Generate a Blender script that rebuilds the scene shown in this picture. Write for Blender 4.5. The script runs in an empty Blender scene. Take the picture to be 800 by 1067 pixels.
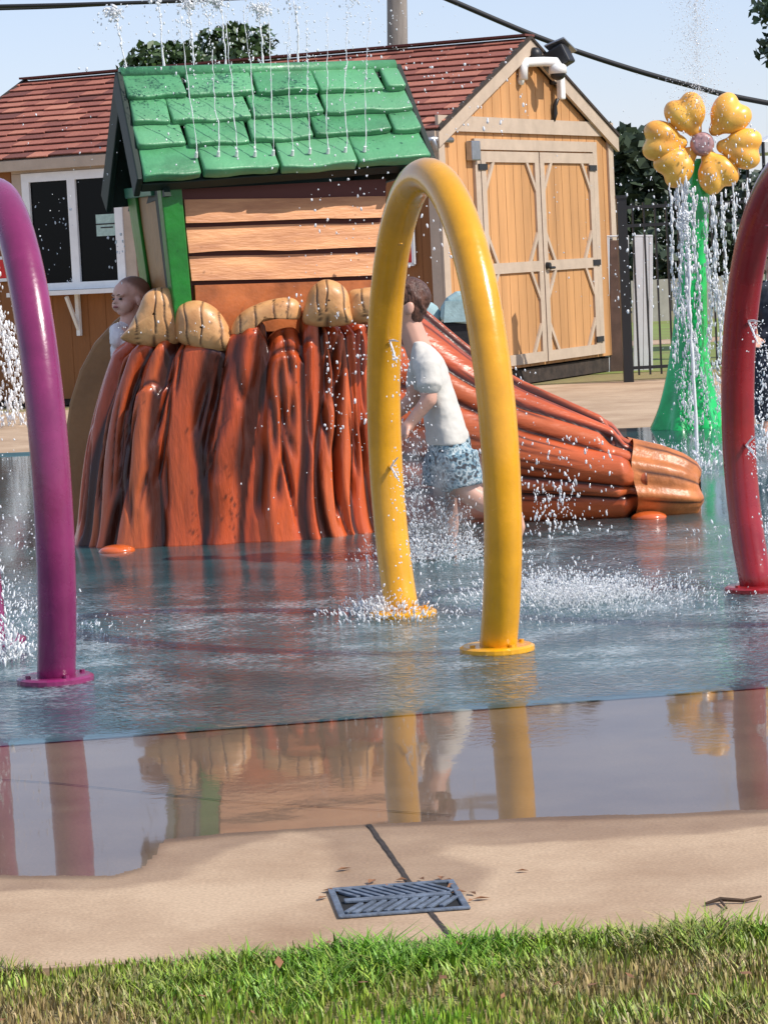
import bpy, math, random
import numpy as np
from mathutils import Vector, Matrix

random.seed(7); RNG = np.random.default_rng(7)
S = bpy.context.scene
COL = S.collection
V = Vector

# ------------------------------------------------------------------ camera model
F, CX, CY, Y0, HCAM = 3000.0, 400.0, 533.5, 265.0, 1.3
PITCH = math.atan((CY - Y0) / F); ROLL = math.atan(0.05)
FWD = V((0, math.cos(PITCH), -math.sin(PITCH)))
UP0 = V((0, math.sin(PITCH), math.cos(PITCH)))
RT0 = V((1, 0, 0))
RT = math.cos(ROLL) * RT0 - math.sin(ROLL) * UP0
UP = math.sin(ROLL) * RT0 + math.cos(ROLL) * UP0
CAM = V((0, 0, HCAM))

def ray(px, py):
    return FWD + RT * ((px - CX) / F) - UP * ((py - CY) / F)
def G(px, py, z=0.0):                       # point of the ground seen there
    d = ray(px, py); return CAM + d * ((z - HCAM) / d.z)
def PY(px, py, Y):                          # point at distance Y
    d = ray(px, py); return CAM + d * (Y / d.y)
def PP(px, py, p, n):                       # point on a plane
    d = ray(px, py); return CAM + d * ((p - CAM).dot(n) / d.dot(n))

# ------------------------------------------------------------------ materials
def mat(name, col, rough=0.6, var=0.0, scale=8.0, bump=0.0, bscale=None, metal=0.0, spec=0.5, coat=0.0,
        attr=None, attr_col=None, attr2=None, attr2_col=None, stretch=None, detail=5.0, var_col=None, trans=0.0, rvar=0.0):
    m = bpy.data.materials.new(name); m.use_nodes = True
    nt = m.node_tree; N = nt.nodes; L = nt.links
    b = N['Principled BSDF']
    b.inputs['Roughness'].default_value = rough; b.inputs['Metallic'].default_value = metal
    b.inputs['Specular IOR Level'].default_value = spec; b.inputs['Coat Weight'].default_value = coat
    b.inputs['Coat Roughness'].default_value = 0.08
    b.inputs['Transmission Weight'].default_value = trans
    col = (*col, 1)
    b.inputs['Base Color'].default_value = col
    tc = N.new('ShaderNodeTexCoord'); vec = tc.outputs['Object']
    if stretch:
        mp = N.new('ShaderNodeMapping'); mp.inputs['Scale'].default_value = stretch
        L.new(vec, mp.inputs['Vector']); vec = mp.outputs['Vector']
    out = None
    nz = None
    if var > 0 or rvar > 0:
        nz = N.new('ShaderNodeTexNoise'); nz.inputs['Scale'].default_value = scale; nz.inputs['Detail'].default_value = detail
        nz.inputs['Roughness'].default_value = 0.62
        L.new(vec, nz.inputs['Vector'])
        cr = N.new('ShaderNodeValToRGB')
        c0 = tuple(max(0, c * (1 - var)) for c in col[:3]); c1 = tuple(min(1, c * (1 + var)) for c in col[:3])
        if var_col: c0 = var_col
        cr.color_ramp.elements[0].color = (*c0, 1); cr.color_ramp.elements[1].color = (*c1, 1)
        cr.color_ramp.elements[0].position = 0.32; cr.color_ramp.elements[1].position = 0.68
        L.new(nz.outputs['Fac'], cr.inputs['Fac']); out = cr.outputs['Color']
    for a, ac in ((attr, attr_col), (attr2, attr2_col)):
        if a:
            at = N.new('ShaderNodeAttribute'); at.attribute_name = a
            mx = N.new('ShaderNodeMix'); mx.data_type = 'RGBA'
            L.new(at.outputs['Fac'], mx.inputs['Factor'])
            if out: L.new(out, mx.inputs['A'])
            else: mx.inputs['A'].default_value = col
            mx.inputs['B'].default_value = (*ac, 1)
            out = mx.outputs['Result']
    if out: L.new(out, b.inputs['Base Color'])
    if rvar > 0:
        mr = N.new('ShaderNodeMapRange'); mr.inputs['To Min'].default_value = max(0.02, rough - rvar); mr.inputs['To Max'].default_value = rough + rvar
        L.new(nz.outputs['Fac'], mr.inputs['Value']); L.new(mr.outputs['Result'], b.inputs['Roughness'])
    if bump > 0:
        nb = N.new('ShaderNodeTexNoise'); nb.inputs['Scale'].default_value = bscale or scale * 4; nb.inputs['Detail'].default_value = 4
        L.new(vec, nb.inputs['Vector'])
        bp = N.new('ShaderNodeBump'); bp.inputs['Strength'].default_value = bump; bp.inputs['Distance'].default_value = 0.01
        L.new(nb.outputs['Fac'], bp.inputs['Height']); L.new(bp.outputs['Normal'], b.inputs['Normal'])
    return m

M = {}
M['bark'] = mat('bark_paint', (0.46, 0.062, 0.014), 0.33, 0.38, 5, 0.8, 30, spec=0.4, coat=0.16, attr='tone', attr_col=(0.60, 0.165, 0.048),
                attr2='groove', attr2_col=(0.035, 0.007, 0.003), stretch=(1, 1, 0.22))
M['log'] = mat('log_paint', (0.44, 0.066, 0.016), 0.34, 0.38, 4, 0.7, 26, spec=.4, coat=0.08, attr='tone', attr_col=(0.50, 0.16, 0.055),
               attr2='groove', attr2_col=(0.022, 0.007, 0.005), stretch=(0.25, 1, 1))
M['wood'] = mat('broken_wood_paint', (0.62, 0.34, 0.14), 0.42, 0.2, 7, 0.3, 30, coat=0.1, attr='groove', attr_col=(0.03, 0.011, 0.006), var_col=(0.50, 0.22, 0.075))
M['core'] = mat('log_core_paint', (0.47, 0.15, 0.04), 0.40, 0.3, 7, 0.5, 30, attr='groove', attr_col=(0.03, 0.01, 0.006))
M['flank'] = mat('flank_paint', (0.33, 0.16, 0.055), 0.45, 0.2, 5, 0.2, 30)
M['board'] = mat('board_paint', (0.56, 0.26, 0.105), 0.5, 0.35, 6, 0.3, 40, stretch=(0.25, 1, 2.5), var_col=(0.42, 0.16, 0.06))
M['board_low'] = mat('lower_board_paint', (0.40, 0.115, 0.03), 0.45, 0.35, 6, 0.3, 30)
M['gap'] = mat('board_gap_paint', (0.10, 0.016, 0.008), 0.6)
M['shingle'] = mat('green_shingle_paint', (0.065, 0.245, 0.105), 0.42, 0.35, 4, 0.35, 45, coat=0.1, attr='tone', attr_col=(0.125, 0.345, 0.17))
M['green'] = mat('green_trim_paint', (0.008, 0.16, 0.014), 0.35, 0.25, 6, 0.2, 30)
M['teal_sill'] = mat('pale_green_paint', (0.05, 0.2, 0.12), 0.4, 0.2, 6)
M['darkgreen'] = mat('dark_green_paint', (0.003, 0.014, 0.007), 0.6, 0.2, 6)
M['yellow'] = mat('yellow_hoop_coating', (0.70, 0.32, 0.006), 0.25, 0.12, 7, 0.08, 60, coat=0.3, rvar=.12)
M['purple'] = mat('purple_hoop_coating', (0.20, 0.016, 0.090), 0.27, 0.16, 7, 0.08, 60, coat=0.3, rvar=.12)
M['red'] = mat('red_hoop_coating', (0.26, 0.008, 0.012), 0.27, 0.16, 7, 0.08, 60, coat=0.3, rvar=.12)
M['petal'] = mat('petal_paint', (0.88, 0.48, 0.075), 0.32, 0.15, 6, 0.1, 30, coat=0.25, var_col=(0.80, 0.34, 0.05))
M['hub'] = mat('hub_paint', (0.42, 0.24, 0.24), 0.4, 0.3, 10)
M['stem'] = mat('stem_paint', (0.008, 0.44, 0.10), 0.25, 0.3, 5, 0.2, 20, coat=0.4)
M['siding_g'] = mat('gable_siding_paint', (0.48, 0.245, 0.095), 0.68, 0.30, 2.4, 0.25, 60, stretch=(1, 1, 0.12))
M['trim'] = mat('shed_trim_paint', (0.47, 0.37, 0.28), 0.6, 0.1, 6, 0.15, 50)
M['roof'] = None
M['white'] = mat('white_paint', (0.78, 0.78, 0.76), 0.4, 0.05, 8)
M['black'] = mat('black_plastic', (0.012, 0.012, 0.014), 0.45, 0.2, 10)
M['dark_glass'] = mat('dark_window_glass', (0.003, 0.004, 0.005), 0.12, spec=0.12)
M['paper'] = mat('notice_paper', (0.38, 0.52, 0.46), 0.6, 0.15, 30)
M['steel'] = mat('grey_steel', (0.35, 0.36, 0.38), 0.35, 0.15, 20, metal=0.8)
M['fence_black'] = mat('black_fence_metal', (0.012, 0.012, 0.013), 0.45)
M['vinyl'] = mat('white_vinyl', (0.62, 0.63, 0.66), 0.5, 0.06, 6)
M['signred'] = mat('red_sign_face', (0.65, 0.012, 0.012), 0.4)
M['canopy_fabric'] = mat('pale_teal_fabric', (0.30, 0.44, 0.46), 0.7, 0.2, 12, 0.3, 60)
M['blackfabric'] = mat('black_fabric', (0.012, 0.012, 0.015), 0.85, 0.3, 20, 0.3, 60)
M['white_fabric'] = mat('white_canopy_fabric', (0.8, 0.8, 0.82), 0.7)
M['cable'] = mat('black_cable', (0.01, 0.01, 0.012), 0.6)
M['pole'] = mat('grey_wood_pole', (0.20, 0.17, 0.15), 0.8, 0.35, 4, 0.4, 30, stretch=(3, 3, 0.3))
M['trunk'] = mat('tree_bark', (0.07, 0.05, 0.035), 0.9, 0.4, 8, 0.6, 30)
M['leaf_dark'] = mat('dark_leaf', (0.022, 0.048, 0.014), 0.5, attr='tone', attr_col=(0.06, 0.11, 0.022))
M['leaf_far'] = mat('far_leaf', (0.018, 0.034, 0.018), 0.6, attr='tone', attr_col=(0.045, 0.07, 0.03))
M['leaf_blue'] = mat('grey_green_leaf', (0.03, 0.06, 0.035), 0.5, attr='tone', attr_col=(0.08, 0.13, 0.07))
M['skin'] = mat('skin', (0.60, 0.33, 0.24), 0.45, 0.08, 12)
M['skin_baby'] = mat('baby_skin', (0.68, 0.38, 0.29), 0.45, 0.10, 14, 0.15, 90, attr='fuzz', attr_col=(0.16, 0.075, 0.05))
M['hair'] = mat('brown_hair', (0.085, 0.034, 0.02), 0.42, 0.5, 40, 0.8, 120, stretch=(1, 1, 0.3))
M['babyshirt'] = mat('baby_cotton', (0.80, 0.74, 0.74), 0.8, 0.06, 30, 0.3, 60)
M['babyhair'] = mat('baby_fuzz', (0.22, 0.115, 0.08), 0.8, 0.4, 60, 0.5, 160)
M['shirt'] = mat('white_cotton', (0.56, 0.53, 0.48), 0.85, 0.06, 8, 0.5, 14)
M['eye'] = mat('dark_eye', (0.012, 0.008, 0.006), 0.15)
M['lip'] = mat('lip', (0.32, 0.09, 0.08), 0.4)
M['grate'] = mat('grate_plastic', (0.10, 0.125, 0.165), 0.5, 0.45, 30, 0.3, 80)
M['hole'] = mat('drain_hole', (0.006, 0.006, 0.006), 0.9)
M['joint'] = mat('joint_dirt', (0.035, 0.025, 0.02), 0.9, 0.5, 40)
M['twig'] = mat('twig', (0.06, 0.035, 0.02), 0.9, 0.4, 30)
M['leafdebris'] = mat('dead_leaf', (0.22, 0.10, 0.045), 0.8, 0.4, 20)
M['orange_cap'] = mat('orange_cap', (0.55, 0.10, 0.02), 0.2, 0.1, 10, coat=0.5)
M['timber'] = mat('old_timber', (0.035, 0.024, 0.018), 0.9, 0.5, 12, 0.4, 40)

def water_drop_mat():
    m = bpy.data.materials.new('water_drop'); m.use_nodes = True
    b = m.node_tree.nodes['Principled BSDF']
    b.inputs['Base Color'].default_value = (0.95, 0.96, 0.97, 1)
    b.inputs['Roughness'].default_value = 0.08; b.inputs['IOR'].default_value = 1.33
    b.inputs['Transmission Weight'].default_value = 0.35; b.inputs['Specular IOR Level'].default_value = 0.8
    return m
M['drop'] = water_drop_mat()

def shorts_mat():
    m = bpy.data.materials.new('patterned_shorts'); m.use_nodes = True
    nt = m.node_tree; N = nt.nodes; L = nt.links; b = N['Principled BSDF']; b.inputs['Roughness'].default_value = 0.7
    tc = N.new('ShaderNodeTexCoord'); v = N.new('ShaderNodeTexNoise'); v.inputs['Scale'].default_value = 44; v.inputs['Detail'].default_value = 1.5
    L.new(tc.outputs['Object'], v.inputs['Vector'])
    cr = N.new('ShaderNodeValToRGB'); cr.color_ramp.interpolation = 'CONSTANT'
    e = cr.color_ramp.elements
    e[0].position = 0; e[0].color = (0.015, 0.02, 0.03, 1); e[1].position = 0.40; e[1].color = (0.10, 0.19, 0.25, 1)
    for p, c in ((0.47, (0.26, 0.36, 0.40)), (0.54, (0.46, 0.51, 0.52)), (0.59, (0.07, 0.14, 0.18)), (0.66, (0.02, 0.03, 0.04))):
        x = e.new(p); x.color = (*c, 1)
    L.new(v.outputs['Fac'], cr.inputs['Fac']); L.new(cr.outputs['Color'], b.inputs['Base Color'])
    return m
M['shorts'] = shorts_mat()

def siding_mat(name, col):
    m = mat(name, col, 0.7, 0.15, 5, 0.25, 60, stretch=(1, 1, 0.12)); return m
M['siding_shade'] = siding_mat('wall_siding_shaded', (0.25, 0.095, 0.024))  # same siding as the gable, with the long wall's shade put into the colour

def roof_mat():
    m = bpy.data.materials.new('red_brown_shingles'); m.use_nodes = True
    nt = m.node_tree; N = nt.nodes; L = nt.links; b = N['Principled BSDF']; b.inputs['Roughness'].default_value = 0.85
    at = N.new('ShaderNodeAttribute'); at.attribute_name = 'tone'
    tc = N.new('ShaderNodeTexCoord'); nz = N.new('ShaderNodeTexNoise'); nz.inputs['Scale'].default_value = 60; nz.inputs['Detail'].default_value = 3
    L.new(tc.outputs['Object'], nz.inputs['Vector'])
    ad = N.new('ShaderNodeMath'); ad.operation = 'ADD'; L.new(at.outputs['Fac'], ad.inputs[0])
    mu = N.new('ShaderNodeMath'); mu.operation = 'MULTIPLY_ADD'; mu.inputs[1].default_value = 0.7; mu.inputs[2].default_value = -0.35
    L.new(nz.outputs['Fac'], mu.inputs[0]); L.new(mu.outputs[0], ad.inputs[1])
    cr = N.new('ShaderNodeValToRGB'); e = cr.color_ramp.elements
    e[0].color = (0.13, 0.040, 0.03, 1); e[1].color = (0.46, 0.18, 0.115, 1)
    x = e.new(0.5); x.color = (0.29, 0.092, 0.062, 1)
    L.new(ad.outputs[0], cr.inputs['Fac']); L.new(cr.outputs['Color'], b.inputs['Base Color'])
    return m
M['roof'] = roof_mat()

# ------------------------------------------------------------------ mesh helpers
class MB:
    def __init__(self): self.v = []; self.f = []; self.a = {}
    def add(self, vs, fs, **at):
        o = len(self.v); self.v += [tuple(x) for x in vs]; self.f += [tuple(i + o for i in f) for f in fs]
        for k in set(self.a) | set(at):
            lst = self.a.setdefault(k, [0.0] * o)
            val = at.get(k, 0.0)
            lst += list(val) if hasattr(val, '__len__') else [val] * len(vs)
        return self
    def box(self, c, s, R=None, **at):
        c = V(c); R = R or Matrix.Identity(3)
        vs = [c + R @ V((sx * s[0] / 2, sy * s[1] / 2, sz * s[2] / 2)) for sx in (-1, 1) for sy in (-1, 1) for sz in (-1, 1)]
        return self.add(vs, [(0, 1, 3, 2), (4, 6, 7, 5), (0, 4, 5, 1), (2, 3, 7, 6), (0, 2, 6, 4), (1, 5, 7, 3)], **at)
    def hexa(self, a, b, **at):                # two matching quads
        return self.add(list(a) + list(b), [(3, 2, 1, 0), (4, 5, 6, 7), (0, 1, 5, 4), (1, 2, 6, 5), (2, 3, 7, 6), (3, 0, 4, 7)], **at)
    def prism(self, poly, ext, **at):
        poly = [V(p) for p in poly]; n = len(poly); ext = V(ext)
        return self.add(poly + [p + ext for p in poly], [tuple(range(n))[::-1], tuple(range(n, 2 * n))] + [(i, (i + 1) % n, n + (i + 1) % n, n + i) for i in range(n)], **at)
    def bar(self, a, b, w, t, up=V((0, 0, 1)), **at):   # flat bar between two points: w along side, t along up
        a, b = V(a), V(b); d = (b - a).normalized(); s = d.cross(up).normalized(); u = s.cross(d).normalized()
        q = lambda p: [p - s * w / 2 - u * t / 2, p + s * w / 2 - u * t / 2, p + s * w / 2 + u * t / 2, p - s * w / 2 + u * t / 2]
        return self.hexa(q(a), q(b), **at)
    def tube(self, pts, rad, n=12, caps=True, **at):
        pts = [V(p) for p in pts]; m = len(pts)
        if not hasattr(rad, '__len__'): rad = [rad] * m
        vs = []; ref = None
        for i, p in enumerate(pts):
            d = (pts[min(i + 1, m - 1)] - pts[max(i - 1, 0)]).normalized()
            if ref is None: ref = d.orthogonal().normalized()
            ref = (ref - d * ref.dot(d)).normalized(); bi = d.cross(ref)
            vs += [p + (ref * math.cos(2 * math.pi * k / n) + bi * math.sin(2 * math.pi * k / n)) * rad[i] for k in range(n)]
        fs = [(i * n + k, i * n + (k + 1) % n, (i + 1) * n + (k + 1) % n, (i + 1) * n + k) for i in range(m - 1) for k in range(n)]
        if caps: fs += [tuple(range(n))[::-1], tuple((m - 1) * n + k for k in range(n))]
        return self.add(vs, fs, **at)
    def ball(self, c, r, nu=14, nv=10, R=None, **at):
        c = V(c); r = (r, r, r) if not hasattr(r, '__len__') else r; R = R or Matrix.Identity(3)
        vs = [c + R @ V((0, 0, r[2]))]
        for j in range(1, nv):
            th = math.pi * j / nv
            vs += [c + R @ V((r[0] * math.sin(th) * math.cos(2 * math.pi * k / nu), r[1] * math.sin(th) * math.sin(2 * math.pi * k / nu), r[2] * math.cos(th))) for k in range(nu)]
        vs.append(c + R @ V((0, 0, -r[2])))
        fs = [(0, 1 + k, 1 + (k + 1) % nu) for k in range(nu)]
        for j in range(nv - 2):
            a = 1 + j * nu; fs += [(a + k, a + nu + k, a + nu + (k + 1) % nu, a + (k + 1) % nu) for k in range(nu)]
        a = 1 + (nv - 2) * nu; fs += [(len(vs) - 1, a + (k + 1) % nu, a + k) for k in range(nu)]
        return self.add(vs, fs, **at)
    def limb(self, pts, rad):                  # overlapping balls and cones, fused by a voxel remesh
        for i in range(len(pts)):
            self.ball(pts[i], rad[i], 12, 8)
            if i: self.tube([pts[i - 1], pts[i]], [rad[i - 1], rad[i]], 12)
        return self
    def build(self, name, m, parent=None, base=None, smooth=False, bevel=0.0, voxel=0.0, smooth_it=3, subdiv=0, disp=None):
        root = parent
        if parent is not None:
            o = V((0, 0, 0)); q = parent
            while q.parent: q = q.parent
            o = q.location.copy()
        else:
            o = V(base) if base is not None else V((0, 0, 0))
        me = bpy.data.meshes.new(name)
        arr = [(x[0] - o.x, x[1] - o.y, x[2] - o.z) for x in self.v]
        me.from_pydata(arr, [], self.f)
        for k, vals in self.a.items():
            at = me.attributes.new(k, 'FLOAT', 'POINT'); at.data.foreach_set('value', np.asarray(vals, dtype=np.float32))
        me.materials.append(m); me.validate(); me.update()
        ob = bpy.data.objects.new(name, me); COL.objects.link(ob)
        if parent is not None: ob.parent = parent
        else: ob.location = o
        if voxel:
            r = ob.modifiers.new('r', 'REMESH'); r.mode = 'VOXEL'; r.voxel_size = voxel
            s = ob.modifiers.new('s', 'SMOOTH'); s.factor = 0.5; s.iterations = smooth_it
            if disp:
                tx = bpy.data.textures.new('folds', 'CLOUDS'); tx.noise_scale = disp[1]; tx.noise_depth = 2
                dm_ = ob.modifiers.new('f', 'DISPLACE'); dm_.texture = tx; dm_.strength = disp[0]; dm_.mid_level = .5; dm_.texture_coords = 'LOCAL'
            smooth = True
        if bevel:
            b = ob.modifiers.new('b', 'BEVEL'); b.width = bevel; b.segments = 2; b.limit_method = 'ANGLE'
        if subdiv:
            b = ob.modifiers.new('d', 'SUBSURF'); b.levels = subdiv; b.render_levels = subdiv
        if voxel or bevel or subdiv:
            dg = bpy.context.evaluated_depsgraph_get(); ev = ob.evaluated_get(dg)
            new = bpy.data.meshes.new_from_object(ev); ob.modifiers.clear(); ob.data = new
            if not new.materials: new.materials.append(m)
            me = new
        if smooth: me.polygons.foreach_set('use_smooth', [True] * len(me.polygons))
        return ob

def tag(o, label=None, cat=None, group=None, kind=None):
    if label: o['label'] = label
    if cat: o['category'] = cat
    if group: o['group'] = group
    if kind: o['kind'] = kind
    return o
def thing(name, loc, label, cat, group=None):
    o = bpy.data.objects.new(name, None); COL.objects.link(o); o.location = V(loc); o.empty_display_size = 0.1
    bpy.context.view_layer.update()
    return tag(o, label, cat, group)
def struct(o): o['kind'] = 'structure'; return o
def np_mesh(name, vs, fs, m, base=(0, 0, 0), smooth=False, attrs=None, parent=None):
    vs = np.asarray(vs, dtype=np.float32).copy(); fs = np.asarray(fs, dtype=np.int32)
    if parent is not None:
        q = parent
        while q.parent: q = q.parent
        base = q.location
    vs -= np.array(base, dtype=np.float32)
    k = fs.shape[1]
    me = bpy.data.meshes.new(name)
    me.vertices.add(len(vs)); me.vertices.foreach_set('co', vs.ravel())
    me.loops.add(fs.size); me.loops.foreach_set('vertex_index', fs.ravel())
    me.polygons.add(len(fs)); me.polygons.foreach_set('loop_start', np.arange(0, fs.size, k, dtype=np.int32))
    me.update(calc_edges=True)
    for n, val in (attrs or {}).items():
        at = me.attributes.new(n, 'FLOAT', 'POINT'); at.data.foreach_set('value', np.asarray(val, dtype=np.float32))
    me.materials.append(m)
    if smooth: me.polygons.foreach_set('use_smooth', np.ones(len(fs), dtype=bool))
    o = bpy.data.objects.new(name, me); COL.objects.link(o)
    if parent is not None: o.parent = parent
    else: o.location = V(base)
    return o

def vnoise(x, y, seed=0):                      # smooth value noise for numpy arrays
    r = np.random.default_rng(seed).random((64, 64))
    xi = np.floor(x).astype(int); yi = np.floor(y).astype(int); fx = x - xi; fy = y - yi
    fx = fx * fx * (3 - 2 * fx); fy = fy * fy * (3 - 2 * fy)
    g = lambda i, j: r[i % 64, j % 64]
    return (g(xi, yi) * (1 - fx) + g(xi + 1, yi) * fx) * (1 - fy) + (g(xi, yi + 1) * (1 - fx) + g(xi + 1, yi + 1) * fx) * fy
def fbm(x, y, seed=0, o=4):
    s = 0; a = 0.5
    for k in range(o): s = s + a * vnoise(x * 2 ** k, y * 2 ** k, seed + k); a *= 0.5
    return s / (1 - 0.5 ** o)
def sstep(a, b, x):
    t = np.clip((x - a) / (b - a), 0, 1); return t * t * (3 - 2 * t)

# ================================================================== GROUND
g1, g2 = G(0, 1012), G(800, 967)               # lawn / concrete edge
t1, t2 = G(0, 779), G(800, 718)                # straight edge of the teal coat
ed = V((g2.x - g1.x, g2.y - g1.y, 0)).normalized(); en = V((-ed.y, ed.x, 0))
td = V((t2.x - t1.x, t2.y - t1.y, 0)).normalized(); tn = V((-td.y, td.x, 0))
LAWN_Z = -0.014
M['soil'] = mat('lawn_ground', (0.16, 0.145, 0.05), 0.95, 0.5, 9, 0.6, 90, var_col=(0.22, 0.16, 0.08))
b = MB(); b.add([(-150, -40, LAWN_Z), (150, -40, LAWN_Z), (150, 300, LAWN_Z), (-150, 300, LAWN_Z)], [(0, 1, 2, 3)])
struct(b.build('lawn', M['soil']))

# concrete plaza, its damp patches as a stain of the surface
def concrete_mat():
    m = bpy.data.materials.new('plaza_concrete'); m.use_nodes = True
    nt = m.node_tree; N = nt.nodes; L = nt.links; b = N['Principled BSDF']
    tc = N.new('ShaderNodeTexCoord')
    n1 = N.new('ShaderNodeTexNoise'); n1.inputs['Scale'].default_value = 1.6; n1.inputs['Detail'].default_value = 8; n1.inputs['Roughness'].default_value = 0.65
    n2 = N.new('ShaderNodeTexNoise'); n2.inputs['Scale'].default_value = 130; n2.inputs['Detail'].default_value = 6
    for n in (n1, n2): L.new(tc.outputs['Object'], n.inputs['Vector'])
    cr = N.new('ShaderNodeValToRGB'); e = cr.color_ramp.elements
    e[0].color = (0.33, 0.21, 0.125, 1); e[1].color = (0.50, 0.355, 0.23, 1); e[0].position = 0.32; e[1].position = 0.60
    L.new(n1.outputs['Fac'], cr.inputs['Fac'])
    sp = N.new('ShaderNodeMapRange'); sp.inputs['From Min'].default_value = 0.3; sp.inputs['From Max'].default_value = 0.7
    sp.inputs['To Min'].default_value = 0.80; sp.inputs['To Max'].default_value = 1.12; L.new(n2.outputs['Fac'], sp.inputs['Value'])
    mm = N.new('ShaderNodeMix'); mm.data_type = 'RGBA'; mm.blend_type = 'MULTIPLY'; mm.inputs['Factor'].default_value = 1
    L.new(cr.outputs['Color'], mm.inputs['A']); L.new(sp.outputs['Result'], mm.inputs['B'])
    at = N.new('ShaderNodeAttribute'); at.attribute_name = 'damp'
    dm = N.new('ShaderNodeMix'); dm.data_type = 'RGBA'; dm.blend_type = 'MULTIPLY'; dm.inputs['B'].default_value = (0.42, 0.34, 0.29, 1)
    L.new(mm.outputs['Result'], dm.inputs['A']); L.new(at.outputs['Fac'], dm.inputs['Factor'])
    L.new(dm.outputs['Result'], b.inputs['Base Color'])
    rr = N.new('ShaderNodeMapRange'); rr.inputs['To Min'].default_value = 0.9; rr.inputs['To Max'].default_value = 0.5
    L.new(at.outputs['Fac'], rr.inputs['Value']); L.new(rr.outputs['Result'], b.inputs['Roughness'])
    bp = N.new('ShaderNodeBump'); bp.inputs['Strength'].default_value = 0.18; bp.inputs['Distance'].default_value = 0.002
    L.new(n2.outputs['Fac'], bp.inputs['Height']); L.new(bp.outputs['Normal'], b.inputs['Normal'])
    return m
M['concrete'] = concrete_mat()

# world outline of the near edge of the water, and of the damp strip in front of it
wet_px = [(-260, 930), (-60, 920), (0, 916), (60, 917), (120, 916), (152, 907), (166, 893), (172, 880), (240, 872), (390, 863), (560, 857), (700, 853), (800, 848), (1000, 838)]
damp_px = [(-260, 945), (-60, 935), (0, 930), (120, 927), (185, 915), (235, 888), (300, 868), (340, 875), (352, 905), (345, 930), (420, 945), (500, 930), (510, 905), (455, 890), (470, 882), (620, 874), (720, 868), (800, 862), (1000, 850)]
wet = np.array([[*G(*p)[:2]] for p in wet_px]); damp = np.array([[*G(*p)[:2]] for p in damp_px])
def frame(x, y):                               # coordinates along / across the lawn edge
    dx, dy = x - g1.x, y - g1.y
    return dx * ed.x + dy * ed.y, dx * en.x + dy * en.y
wa, wc = frame(wet[:, 0], wet[:, 1]); da, dc = frame(damp[:, 0], damp[:, 1])
def poly_inside(a, c, pa, pc):                 # even-odd test, polygon closed far beyond
    pa = np.concatenate([[-30], pa, [30, 30, -30]]); pc = np.concatenate([[pc[0]], pc, [pc[-1], 60, 60]])
    ins = np.zeros(a.shape, bool)
    for i in range(len(pa)):
        j = i - 1
        cond = ((pc[i] > c) != (pc[j] > c)) & (a < (pa[j] - pa[i]) * (c - pc[i]) / (pc[j] - pc[i] + 1e-12) + pa[i])
        ins ^= cond
    return ins
def seg_dist(a, c, pa, pc):
    best = np.full(a.shape, 1e9)
    for i in range(len(pa) - 1):
        vx, vy = pa[i + 1] - pa[i], pc[i + 1] - pc[i]
        t = np.clip(((a - pa[i]) * vx + (c - pc[i]) * vy) / (vx * vx + vy * vy), 0, 1)
        best = np.minimum(best, np.hypot(a - pa[i] - t * vx, c - pc[i] - t * vy))
    return best
def ground_grid(a0, a1, c0, c1, na, nc, z):
    A, C = np.meshgrid(np.linspace(a0, a1, na) if np.isscalar(a0) else a0, np.linspace(c0, c1, nc) if np.isscalar(c0) else c0); nc, na = A.shape
    X = g1.x + A * ed.x + C * en.x; Y = g1.y + A * ed.y + C * en.y
    vs = np.stack([X, Y, np.full_like(X, z)], -1).reshape(-1, 3)
    i = np.arange(na * nc).reshape(nc, na)
    fs = np.stack([i[:-1, :-1], i[:-1, 1:], i[1:, 1:], i[1:, :-1]], -1).reshape(-1, 4)
    return A, C, X, Y, vs, fs
A, C, X, Y, vs, fs = ground_grid(-1.6, 3.4, 0, 3.0, 330, 260, 0)
wob = (fbm(A * 7, C * 12, 5) - 0.5) * 0.10
sd = seg_dist(A, C + wob, da, dc) * np.where(poly_inside(A, C + wob, da, dc), 1, -1)
sw = seg_dist(A, C, wa, wc) * np.where(poly_inside(A, C, wa, wc), 1, -1)
dm = sstep(-0.03, 0.025, sd) * (0.52 + 0.40 * (fbm(A * 5, C * 5, 9) - 0.5)) + 0.50 * sstep(-0.02, 0.04, sw)
dm += 0.10 * sstep(.5, .75, fbm(A * 2.2, C * 3, 19)); dm = np.clip(dm, 0, 1)
c_near = np_mesh('concrete_paving', vs, fs, M['concrete'], attrs={'damp': dm.ravel()})
struct(c_near)
def gw(a, c, z=0): return V((g1.x + a * ed.x + c * en.x, g1.y + a * ed.y + c * en.y, z))
b = MB()
def quad(a0, a1, c0, c1): b.add([gw(a0, c0), gw(a1, c0), gw(a1, c1), gw(a0, c1)], [(0, 1, 2, 3)], damp=0.0)
quad(-14, -1.6, 0, 3); quad(3.4, 16, 0, 3); quad(-14, 16, 3, 21.7)
b.add([gw(-14, 0, 0), gw(16, 0, 0), gw(16, 0, -0.12), gw(-14, 0, -0.12)], [(3, 2, 1, 0)], damp=0.0)
struct(b.build('plaza_slab', M['concrete']))

# teal coated pad behind its straight edge
def teal_mat():
    return mat('teal_pad_coating', (0.026, 0.098, 0.11), 0.6, 0.35, 1.3, 0.3, 40, var_col=(0.012, 0.036, 0.042), detail=8)
M['teal'] = teal_mat()
far_l, far_r = G(-10, 473), G(690, 446)
fd = (far_r - far_l); fd.z = 0
p0 = t1 - td * 6; p1 = t2 + td * 6; p2 = far_r + fd * 1.2; p3 = far_l - fd * 1.2
b = MB(); b.add([(p.x, p.y, 0.004) for p in (p0, p1, p2, p3)], [(0, 1, 2, 3)])
struct(b.build('splash_pad', M['teal']))

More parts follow.
